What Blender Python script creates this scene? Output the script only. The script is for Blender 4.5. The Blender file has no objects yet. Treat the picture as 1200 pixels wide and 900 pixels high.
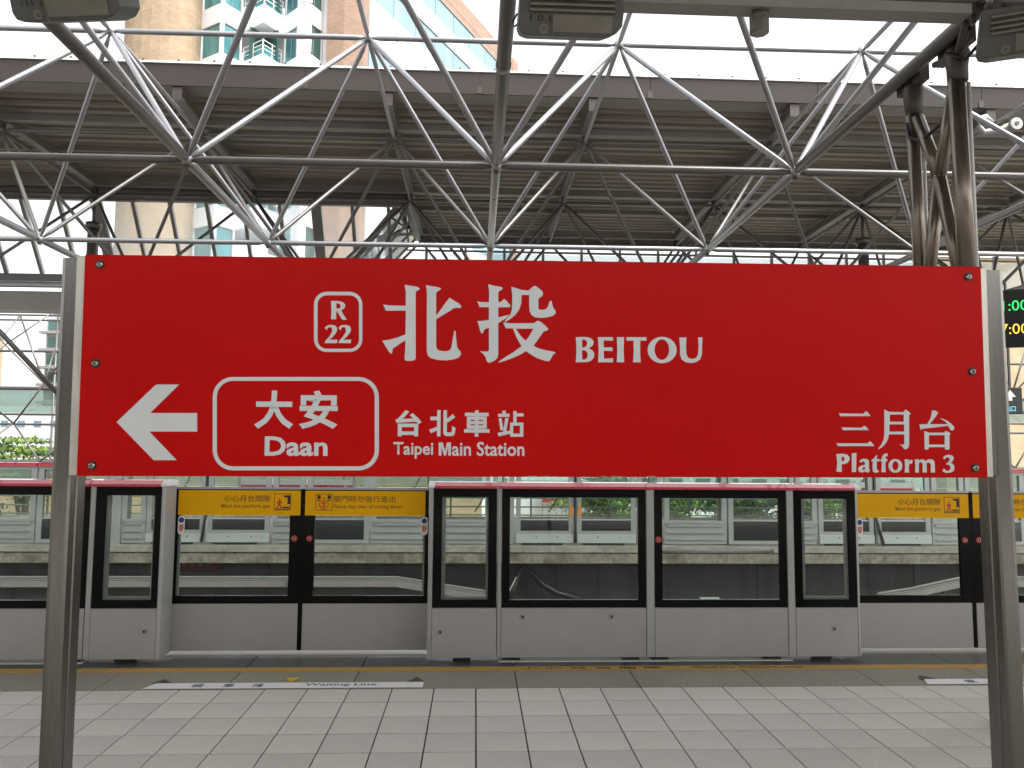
import bpy, bmesh, math, random
from mathutils import Vector, Matrix, Quaternion
random.seed(7)
sc = bpy.context.scene
COL = sc.collection
R = math.radians

# ------------------------------------------------------------ camera
cam_d = bpy.data.cameras.new('camera'); cam = bpy.data.objects.new('camera', cam_d); COL.objects.link(cam)
CY, CP, CR = 0.0455, 0.0837, 0.0077
fw = Vector((math.sin(CY)*math.cos(CP), math.cos(CY)*math.cos(CP), math.sin(CP)))
rt = Vector((math.cos(CY), -math.sin(CY), 0)); up = rt.cross(fw)
r2 = rt*math.cos(CR)+up*math.sin(CR); u2 = up*math.cos(CR)-rt*math.sin(CR)
M = Matrix((r2, u2, -fw)).transposed().to_4x4(); M.translation = Vector((0, 0, 1.7146))
cam.matrix_world = M
cam_d.sensor_width = 36; cam_d.lens = 922.04/1200*36; cam_d.clip_start = .05; cam_d.clip_end = 2000
sc.camera = cam

# ------------------------------------------------------------ sky, sun, exposure
SUN_EL, SUN_AZ = R(56), R(128)          # azimuth measured from +Y towards +X
w = bpy.data.worlds.new('World'); sc.world = w; w.use_nodes = True
nt = w.node_tree; nt.nodes.clear()
sky = nt.nodes.new('ShaderNodeTexSky'); sky.sky_type = 'NISHITA'; sky.sun_disc = False
sky.sun_elevation = SUN_EL; sky.sun_rotation = SUN_AZ; sky.dust_density = 4; sky.air_density = 1.0
hs = nt.nodes.new('ShaderNodeHueSaturation'); hs.inputs['Saturation'].default_value = .12; hs.inputs['Value'].default_value = 1.0
bg = nt.nodes.new('ShaderNodeBackground'); bg.inputs[1].default_value = .15
ow = nt.nodes.new('ShaderNodeOutputWorld')
nt.links.new(sky.outputs[0], hs.inputs['Color']); nt.links.new(hs.outputs[0], bg.inputs[0]); nt.links.new(bg.outputs[0], ow.inputs[0])
sl = bpy.data.lights.new('sun', 'SUN'); sl.energy = 1.0; sl.angle = R(22); sl.color = (1, .96, .9)
so = bpy.data.objects.new('sun', sl); COL.objects.link(so)
sd = Vector((math.sin(SUN_AZ)*math.cos(SUN_EL), math.cos(SUN_AZ)*math.cos(SUN_EL), math.sin(SUN_EL)))
so.rotation_mode = 'QUATERNION'; so.rotation_quaternion = sd.to_track_quat('Z', 'Y')
sc.view_settings.view_transform = 'Standard'; sc.view_settings.look = 'None'
sc.view_settings.exposure = 1.66; sc.view_settings.gamma = 1
sc.cycles.max_bounces = 8; sc.cycles.transparent_max_bounces = 16; sc.cycles.diffuse_bounces = 4
sc.cycles.use_denoising = True

# ------------------------------------------------------------ materials
def mat(name, col, rough=.5, metal=0, var=.0, vscale=8, stretch=(1, 1, 1), bump=0, bscale=60, spec=.5, dark=None, dscale=2.0, damt=.5, coat=0):
    m = bpy.data.materials.new(name); m.use_nodes = True; n = m.node_tree; b = n.nodes['Principled BSDF']
    b.inputs['Roughness'].default_value = rough; b.inputs['Metallic'].default_value = metal
    b.inputs['Specular IOR Level'].default_value = spec; b.inputs['Coat Weight'].default_value = coat
    c4 = (*col, 1); b.inputs['Base Color'].default_value = c4
    tc = n.nodes.new('ShaderNodeTexCoord'); mp = n.nodes.new('ShaderNodeMapping'); mp.inputs['Scale'].default_value = stretch
    n.links.new(tc.outputs['Object'], mp.inputs[0])
    last = None
    if var > 0:
        t = n.nodes.new('ShaderNodeTexNoise'); t.inputs['Scale'].default_value = vscale; t.inputs['Detail'].default_value = 6
        n.links.new(mp.outputs[0], t.inputs[0])
        mx = n.nodes.new('ShaderNodeMix'); mx.data_type = 'RGBA'
        mr = n.nodes.new('ShaderNodeMapRange'); mr.inputs[1].default_value = .3; mr.inputs[2].default_value = .7
        n.links.new(t.outputs[0], mr.inputs[0]); n.links.new(mr.outputs[0], mx.inputs[0])
        mx.inputs[6].default_value = (*[c*(1-var) for c in col], 1); mx.inputs[7].default_value = (*[min(1, c*(1+var)) for c in col], 1)
        last = mx.outputs[2]
        rr = n.nodes.new('ShaderNodeMapRange'); rr.inputs[3].default_value = max(.02, rough-.08); rr.inputs[4].default_value = min(1, rough+.1)
        n.links.new(t.outputs[0], rr.inputs[0]); n.links.new(rr.outputs[0], b.inputs['Roughness'])
    if dark:
        t2 = n.nodes.new('ShaderNodeTexNoise'); t2.inputs['Scale'].default_value = dscale; t2.inputs['Detail'].default_value = 8; t2.inputs['Roughness'].default_value = .65
        n.links.new(mp.outputs[0], t2.inputs[0])
        mr2 = n.nodes.new('ShaderNodeMapRange'); mr2.inputs[1].default_value = .45; mr2.inputs[2].default_value = .7; mr2.inputs[4].default_value = damt
        n.links.new(t2.outputs[0], mr2.inputs[0])
        m2 = n.nodes.new('ShaderNodeMix'); m2.data_type = 'RGBA'; m2.inputs[7].default_value = (*dark, 1)
        if last: n.links.new(last, m2.inputs[6])
        else: m2.inputs[6].default_value = c4
        n.links.new(mr2.outputs[0], m2.inputs[0]); last = m2.outputs[2]
    if last: n.links.new(last, b.inputs['Base Color'])
    if bump > 0:
        t3 = n.nodes.new('ShaderNodeTexNoise'); t3.inputs['Scale'].default_value = bscale; t3.inputs['Detail'].default_value = 3
        n.links.new(mp.outputs[0], t3.inputs[0])
        bp = n.nodes.new('ShaderNodeBump'); bp.inputs['Strength'].default_value = bump; bp.inputs['Distance'].default_value = .01
        n.links.new(t3.outputs[0], bp.inputs['Height']); n.links.new(bp.outputs[0], b.inputs['Normal'])
    return m

def glass(name, tint=(.9, .93, .92), refl=.10, frost=0, frostcol=(.6, .7, .66)):
    m = bpy.data.materials.new(name); m.use_nodes = True; n = m.node_tree; n.nodes.clear()
    o = n.nodes.new('ShaderNodeOutputMaterial'); tr = n.nodes.new('ShaderNodeBsdfTransparent'); tr.inputs[0].default_value = (*tint, 1)
    g = n.nodes.new('ShaderNodeBsdfGlossy'); g.inputs['Roughness'].default_value = .02
    lw = n.nodes.new('ShaderNodeFresnel'); lw.inputs[0].default_value = 1.45
    ad = n.nodes.new('ShaderNodeMath'); ad.operation = 'MULTIPLY'; ad.inputs[1].default_value = refl*10
    mx = n.nodes.new('ShaderNodeMixShader')
    n.links.new(lw.outputs[0], ad.inputs[0]); n.links.new(ad.outputs[0], mx.inputs[0])
    base = tr.outputs[0]
    if frost > 0:
        df = n.nodes.new('ShaderNodeBsdfTranslucent'); df.inputs[0].default_value = (*frostcol, 1)
        d2 = n.nodes.new('ShaderNodeBsdfDiffuse'); d2.inputs[0].default_value = (*frostcol, 1)
        ma = n.nodes.new('ShaderNodeMixShader'); ma.inputs[0].default_value = .5
        n.links.new(df.outputs[0], ma.inputs[1]); n.links.new(d2.outputs[0], ma.inputs[2])
        mf = n.nodes.new('ShaderNodeMixShader'); mf.inputs[0].default_value = frost
        n.links.new(tr.outputs[0], mf.inputs[1]); n.links.new(ma.outputs[0], mf.inputs[2]); base = mf.outputs[0]
    n.links.new(base, mx.inputs[1]); n.links.new(g.outputs[0], mx.inputs[2]); n.links.new(mx.outputs[0], o.inputs[0])
    return m

def emis(name, col, s):
    m = bpy.data.materials.new(name); m.use_nodes = True; b = m.node_tree.nodes['Principled BSDF']
    b.inputs['Base Color'].default_value = (.02, .02, .02, 1); b.inputs['Emission Color'].default_value = (*col, 1); b.inputs['Emission Strength'].default_value = s
    return m

def brick_mat(name, c1, c2, mortar, scale, bw=.5, rh=.25, plane='XZ'):
    m = bpy.data.materials.new(name); m.use_nodes = True; n = m.node_tree; b = n.nodes['Principled BSDF']
    tc = n.nodes.new('ShaderNodeTexCoord'); mp = n.nodes.new('ShaderNodeMapping')
    if plane == 'XZ': mp.inputs['Rotation'].default_value = (R(90), 0, 0)
    n.links.new(tc.outputs['Object'], mp.inputs[0])
    t = n.nodes.new('ShaderNodeTexBrick'); t.inputs['Color1'].default_value = (*c1, 1); t.inputs['Color2'].default_value = (*c2, 1); t.inputs['Mortar'].default_value = (*mortar, 1)
    t.inputs['Scale'].default_value = scale; t.inputs['Brick Width'].default_value = bw; t.inputs['Row Height'].default_value = rh; t.inputs['Mortar Size'].default_value = .012
    t.offset = .5 if plane == 'XZ' else 0
    n.links.new(mp.outputs[0], t.inputs[0])
    ns = n.nodes.new('ShaderNodeTexNoise'); ns.inputs['Scale'].default_value = 1.5; n.links.new(tc.outputs['Object'], ns.inputs[0])
    mx = n.nodes.new('ShaderNodeMix'); mx.data_type = 'RGBA'; mx.blend_type = 'MULTIPLY'; mx.inputs[0].default_value = .35
    n.links.new(t.outputs[0], mx.inputs[6]); n.links.new(ns.outputs[0], mx.inputs[7]); n.links.new(mx.outputs[2], b.inputs['Base Color'])
    b.inputs['Roughness'].default_value = .8
    return m

m_red = mat('red_enamel', (.53, .0022, .0010), .34, spec=.11, bump=.06, bscale=330, var=.05, vscale=2.2)
m_vinyl = mat('white_vinyl', (.66, .68, .68), .35, var=.03, vscale=20)
m_steel = mat('brushed_stainless', (.21, .20, .185), .26, 1, var=.015, vscale=3, stretch=(20, 20, .2))
m_steel2 = mat('aluminium_trim', (.62, .58, .52), .42, .8, var=.12, vscale=10, stretch=(8, 8, 1), dark=(.3, .25, .2), dscale=6, damt=.35)
m_screw = mat('screw_metal', (.4, .38, .35), .3, 1)
m_black = mat('black_rubber', (.012, .012, .012), .5)
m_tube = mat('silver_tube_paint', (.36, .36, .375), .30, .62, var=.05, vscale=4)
m_tubed = mat('shaded_tube_paint', (.16, .15, .145), .38, .45, var=.08, vscale=4)  # silver tube paint with the shade of dim members in its colour
m_col = mat('stainless_column', (.24, .20, .165), .30, .85, var=.05, vscale=3, stretch=(12, 12, .3))
m_dkmetal = mat('dark_clamp_metal', (.09, .082, .078), .5, .5, var=.2)
m_deck = mat('ribbed_roof_steel', (.37, .325, .275), .5, .1, var=.04, vscale=.6)
m_fascia = mat('fascia_steel', (.052, .038, .032), .42, .1, var=.14, vscale=.6, stretch=(1, 1, .3))
m_beam = mat('grey_beam_paint', (.30, .285, .265), .45, .2, var=.07)
m_litmetal = mat('lit_white_metal', (.78, .77, .74), .5, var=.05)  # sunlit edge and leaked light put into a white base
m_psd = mat('grey_door_steel', (.37, .36, .345), .38, .2, var=.04, vscale=3, bump=.015, bscale=300, dark=(.2, .19, .18), dscale=1.3, damt=.25)
m_psdl = mat('door_trim_aluminium', (.36, .36, .35), .42, .25, var=.05)
m_psdb = mat('black_door_glass_border', (.003, .003, .003), .15, spec=.15)
m_cap = mat('red_pink_cap_enamel', (.50, .010, .03), .28, var=.04, vscale=5, coat=1, spec=1)
m_yellow = mat('yellow_sign_film', (.80, .40, .0), .55, var=.04, vscale=6, spec=.15)
m_ink = mat('brown_sign_ink', (.04, .010, .005), .6)
m_inkred = mat('red_sign_ink', (.5, .03, .01), .5)
m_white = mat('white_paint', (.75, .75, .74), .5, var=.04)
m_navy = mat('navy_ink', (.02, .035, .15), .5)
m_glass = glass('clear_door_glass', (.84, .87, .85), .08)
m_glassf = glass('green_tinted_glass', (.66, .76, .72), .14, .28, (.55, .68, .64))
m_glassr = glass('roof_glazing', (.93, .96, .96), .10, .32, (.8, .88, .9))
m_conc = mat('stained_concrete', (.27, .245, .19), .85, var=.3, vscale=14, bump=.4, bscale=30, dark=(.075, .055, .04), dscale=3, damt=.9)
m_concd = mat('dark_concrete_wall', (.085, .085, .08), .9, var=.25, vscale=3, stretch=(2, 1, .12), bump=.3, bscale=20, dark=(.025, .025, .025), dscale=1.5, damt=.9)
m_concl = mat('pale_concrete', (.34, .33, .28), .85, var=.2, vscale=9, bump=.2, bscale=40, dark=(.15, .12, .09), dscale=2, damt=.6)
m_farg = mat('far_door_grey', (.34, .365, .345), .42, .15, var=.05, vscale=4)
m_farl = mat('far_door_light_grey', (.46, .50, .48), .42, .1, var=.04, vscale=4)
m_fard = mat('dark_tinted_panel', (.02, .023, .025), .12, spec=.4)
m_orange = mat('orange_sticker', (.75, .25, .01), .5)
m_tilejoint = mat('tile_joint', (.012, .011, .01), .9)
m_sill = mat('pale_metal_sill', (.42, .40, .36), .45, .2, var=.08, vscale=6, dark=(.3, .27, .22), dscale=5, damt=.4)
m_thr = mat('dark_threshold_granite', (.085, .085, .083), .35, var=.3, vscale=150, dark=(.03, .03, .03), dscale=1, damt=.5)  # darker granite, with the panels' shadow band put into the colour
m_yline = mat('yellow_floor_line', (.47, .27, .045), .55, var=.10, vscale=20, dark=(.3, .16, .03), dscale=8, damt=.4)
m_rail = mat('rail_steel', (.2, .15, .12), .5, .8, var=.3)
m_green = mat('green_rail_paint', (.12, .22, .19), .5)
m_soil = mat('ground_soil', (.14, .13, .10), .95, var=.3, vscale=.3)
m_leaf = [mat('leaf_green', (.11, .20, .035), .6, var=.35, vscale=3), mat('leaf_light_green', (.22, .32, .07), .6, var=.3, vscale=3), mat('leaf_dark_green', (.05, .10, .025), .7, var=.3, vscale=3)]
m_bark = mat('bark', (.10, .075, .05), .9, var=.3)
m_bwhite = mat('white_wall_tile', (.80, .81, .83), .5, var=.03, vscale=.6)
m_bglass = mat('teal_window_glass', (.10, .30, .32), .10, .3, var=.35, vscale=.5, stretch=(2, 1, 1), spec=.8)
m_bglass2 = mat('green_window_glass', (.06, .13, .11), .12, .3, var=.3, vscale=.7, stretch=(4, 1, .6), spec=.8)
m_bglass3 = mat('pale_blue_window_glass', (.24, .38, .46), .15, .3, var=.18, vscale=.35, stretch=(3, 3, .4), spec=.8)
m_brick = brick_mat('beige_brick_tile', (.45, .34, .225), (.38, .275, .175), (.31, .23, .16), 2.2)
m_brick2 = brick_mat('pink_brick_tile', (.43, .29, .21), (.36, .235, .17), (.30, .2, .15), 2.2)
m_beige = brick_mat('beige_wall_tile', (.62, .47, .30), (.56, .42, .26), (.46, .35, .24), 1.5)
m_lumi = mat('luminaire_grey_paint', (.10, .098, .09), .5, .2, var=.15, vscale=8)
m_lumi2 = mat('luminaire_cover_paint', (.17, .155, .125), .45, .2, var=.15, vscale=8)
m_ledg = emis('green_led', (.03, .75, .16), .55); m_ledy = emis('yellow_led', (.85, .55, .05), .55)
m_screen = mat('display_screen', (.035, .035, .037), .15)
m_sky_panel = mat('sticker_skin', (.55, .2, .12), .5)

# tile and granite: speckled
def speckle(name, base, spk, spk2, scale, rough, amt=.5, large=.1):
    m = mat(name, base, rough, var=large, vscale=1.1)
    n = m.node_tree; b = n.nodes['Principled BSDF']; src = b.inputs['Base Color'].links[0].from_socket
    tc = [x for x in n.nodes if x.type == 'TEX_COORD'][0]
    geo = n.nodes.new('ShaderNodeNewGeometry')
    oi = n.nodes.new('ShaderNodeObjectInfo')
    t = n.nodes.new('ShaderNodeTexNoise'); t.inputs['Scale'].default_value = scale; t.inputs['Detail'].default_value = 2
    n.links.new(geo.outputs['Position'], t.inputs[0])
    cr = n.nodes.new('ShaderNodeValToRGB'); cr.color_ramp.elements[0].position = .38; cr.color_ramp.elements[0].color = (*spk, 1)
    cr.color_ramp.elements[1].position = .5; cr.color_ramp.elements[1].color = (1, 1, 1, 1)
    e = cr.color_ramp.elements.new(.66); e.color = (*spk2, 1)
    n.links.new(t.outputs[0], cr.inputs[0])
    mx = n.nodes.new('ShaderNodeMix'); mx.data_type = 'RGBA'; mx.blend_type = 'MULTIPLY'; mx.inputs[0].default_value = amt
    n.links.new(src, mx.inputs[6]); n.links.new(cr.outputs[0], mx.inputs[7])
    # every slab a little different
    mr = n.nodes.new('ShaderNodeMapRange'); mr.inputs[3].default_value = .93; mr.inputs[4].default_value = 1.05
    n.links.new(oi.outputs['Random'], mr.inputs[0])
    m3 = n.nodes.new('ShaderNodeMix'); m3.data_type = 'RGBA'; m3.blend_type = 'MULTIPLY'; m3.inputs[0].default_value = 1
    cb = n.nodes.new('ShaderNodeCombineColor')
    for k in range(3): n.links.new(mr.outputs[0], cb.inputs[k])
    n.links.new(mx.outputs[2], m3.inputs[6]); n.links.new(cb.outputs[0], m3.inputs[7]); n.links.new(m3.outputs[2], b.inputs['Base Color'])
    return m
m_tile = speckle('pale_floor_tile', (.60, .575, .53), (.55, .55, .55), (1.05, 1.05, 1.05), 150, .55, .5)
m_granite = speckle('speckled_granite', (.26, .245, .205), (.30, .30, .30), (1.8, 1.75, 1.5), 120, .5, 1.0, .12)

# ------------------------------------------------------------ mesh helpers
def new_obj(name, me, parent=None, mats=(), loc=None):
    o = bpy.data.objects.new(name, me); COL.objects.link(o)
    for m in mats:
        if m.name not in me.materials: me.materials.append(m)
    if parent: o.parent = parent
    if loc is not None: o.location = loc
    return o
def tag(o, label=None, cat=None, group=None, kind=None):
    if label: o['label'] = label
    if cat: o['category'] = cat
    if group: o['group'] = group
    if kind: o['kind'] = kind
    return o
def thing(name, label, cat, loc=(0, 0, 0), group=None):
    o = bpy.data.objects.new(name, None); o.empty_display_size = .1; COL.objects.link(o); o.location = loc
    return tag(o, label, cat, group)
class MB:
    def __init__(s): s.bm = bmesh.new(); s.mi = 0
    def _f(s, vs):
        try:
            f = s.bm.faces.new(vs); f.material_index = s.mi; return f
        except ValueError: return None
    def box(s, x0, x1, y0, y1, z0, z1):
        v = [s.bm.verts.new(p) for p in ((x0, y0, z0), (x1, y0, z0), (x1, y1, z0), (x0, y1, z0), (x0, y0, z1), (x1, y0, z1), (x1, y1, z1), (x0, y1, z1))]
        for q in ((0, 3, 2, 1), (4, 5, 6, 7), (0, 1, 5, 4), (1, 2, 6, 5), (2, 3, 7, 6), (3, 0, 4, 7)): s._f([v[i] for i in q])
        return s
    def prism(s, pts, axis, a, b):
        """polygon (2D pts) swept along axis from a to b. axis 'x': pts=(y,z); 'y': (x,z); 'z': (x,y)"""
        def P(p, t): return (t, p[0], p[1]) if axis == 'x' else (p[0], t, p[1]) if axis == 'y' else (p[0], p[1], t)
        A = [s.bm.verts.new(P(p, a)) for p in pts]; B = [s.bm.verts.new(P(p, b)) for p in pts]
        n = len(pts)
        for i in range(n): s._f([A[i], A[(i+1) % n], B[(i+1) % n], B[i]])
        s._f(A[::-1]); s._f(B); return s
    def tube(s, pts, r, seg=8, cap=True, radii=None):
        pts = [Vector(p) for p in pts]; rings = []
        for i, p in enumerate(pts):
            d = (pts[min(i+1, len(pts)-1)]-pts[max(i-1, 0)]).normalized()
            q = d.to_track_quat('Z', 'Y'); rr = radii[i] if radii else r
            rings.append([s.bm.verts.new(p+q @ Vector((rr*math.cos(2*math.pi*k/seg), rr*math.sin(2*math.pi*k/seg), 0))) for k in range(seg)])
        for a, b in zip(rings, rings[1:]):
            for k in range(seg):
                f = s._f([a[k], a[(k+1) % seg], b[(k+1) % seg], b[k]])
                if f: f.smooth = True
        if cap: s._f(rings[0][::-1]); s._f(rings[-1])
        return s
    def ball(s, c, r, u=10, v=6):
        g = bmesh.ops.create_uvsphere(s.bm, u_segments=u, v_segments=v, radius=r, matrix=Matrix.Translation(c))
        for vv in g['verts']:
            for f in vv.link_faces: f.smooth = True; f.material_index = s.mi
        return s
    def mesh(s, name, recalc=True, bevel=0):
        if bevel: bmesh.ops.bevel(s.bm, geom=list(s.bm.edges), offset=bevel, segments=1, affect='EDGES', clamp_overlap=True)
        if recalc: bmesh.ops.recalc_face_normals(s.bm, faces=s.bm.faces)
        me = bpy.data.meshes.new(name); s.bm.to_mesh(me); s.bm.free(); return me
    def obj(s, name, mats, parent=None, bevel=0, loc=None):
        if not isinstance(mats, (list, tuple)): mats = [mats]
        return new_obj(name, s.mesh(name, bevel=bevel), parent, mats, loc)
def boxo(name, b, m, parent=None, bevel=0): return MB().box(*b).obj(name, m, parent, bevel)
def struct(o): o['kind'] = 'structure'; return o

def frame_mb(x0, x1, z0, z1, l, r, b, t, y0, y1):
    """rectangular ring in XZ with widths l r b t"""
    m = MB()
    m.box(x0, x0+l, y0, y1, z0, z1); m.box(x1-r, x1, y0, y1, z0, z1)
    m.box(x0+l, x1-r, y0, y1, z0, z0+b); m.box(x0+l, x1-r, y0, y1, z1-t, z1)
    return m

def poly_mesh(name, polys, depth):
    """flat filled shapes with holes from closed 2D outlines, as a mesh in local XY with thickness"""
    cu = bpy.data.curves.new(name, 'CURVE'); cu.dimensions = '2D'; cu.fill_mode = 'BOTH'; cu.extrude = depth
    for P in polys:
        sp = cu.splines.new('POLY'); sp.points.add(len(P)-1); sp.use_cyclic_u = True
        for p, q in zip(sp.points, P): p.co = (q[0], q[1], 0, 1)
    ob = bpy.data.objects.new(name, cu)
    COL.objects.link(ob); bpy.context.view_layer.update()
    me = bpy.data.meshes.new_from_object(ob.evaluated_get(bpy.context.evaluated_depsgraph_get()))
    bpy.data.objects.remove(ob); bpy.data.curves.remove(cu); me.name = name
    return me
def text_mesh(name, st, x0, y0, x1, y1, weight=0, depth=.0002, res=3):
    cu = bpy.data.curves.new(name, 'FONT'); cu.body = st; cu.size = 1; cu.offset = weight; cu.resolution_u = res; cu.fill_mode = 'BOTH'
    ob = bpy.data.objects.new(name, cu); COL.objects.link(ob); bpy.context.view_layer.update()
    me = bpy.data.meshes.new_from_object(ob.evaluated_get(bpy.context.evaluated_depsgraph_get()))
    bpy.data.objects.remove(ob); bpy.data.curves.remove(cu); me.name = name
    xs = [v.co.x for v in me.vertices]; ys = [v.co.y for v in me.vertices]
    if not xs: return me
    ax, bx, ay, by = min(xs), max(xs), min(ys), max(ys)
    for v in me.vertices:
        v.co.x = x0+(v.co.x-ax)/(bx-ax)*(x1-x0); v.co.y = y0+(v.co.y-ay)/(by-ay)*(y1-y0)
    return me
def wall_text(name, st, x0, z0, x1, z1, y, m, parent, weight=0.0):
    """text standing in the XZ plane facing -Y"""
    me = text_mesh(name, st, x0, z0, x1, z1, weight)
    me.transform(Matrix(((1, 0, 0, 0), (0, 0, -1, y), (0, 1, 0, 0), (0, 0, 0, 1))))
    return new_obj(name, me, parent, [m])
def floor_text(name, st, x0, y0, x1, y1, z, m, parent, weight=0.0):
    me = text_mesh(name, st, x0, y0, x1, y1, weight); me.transform(Matrix.Translation((0, 0, z)))
    return new_obj(name, me, parent, [m])

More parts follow.
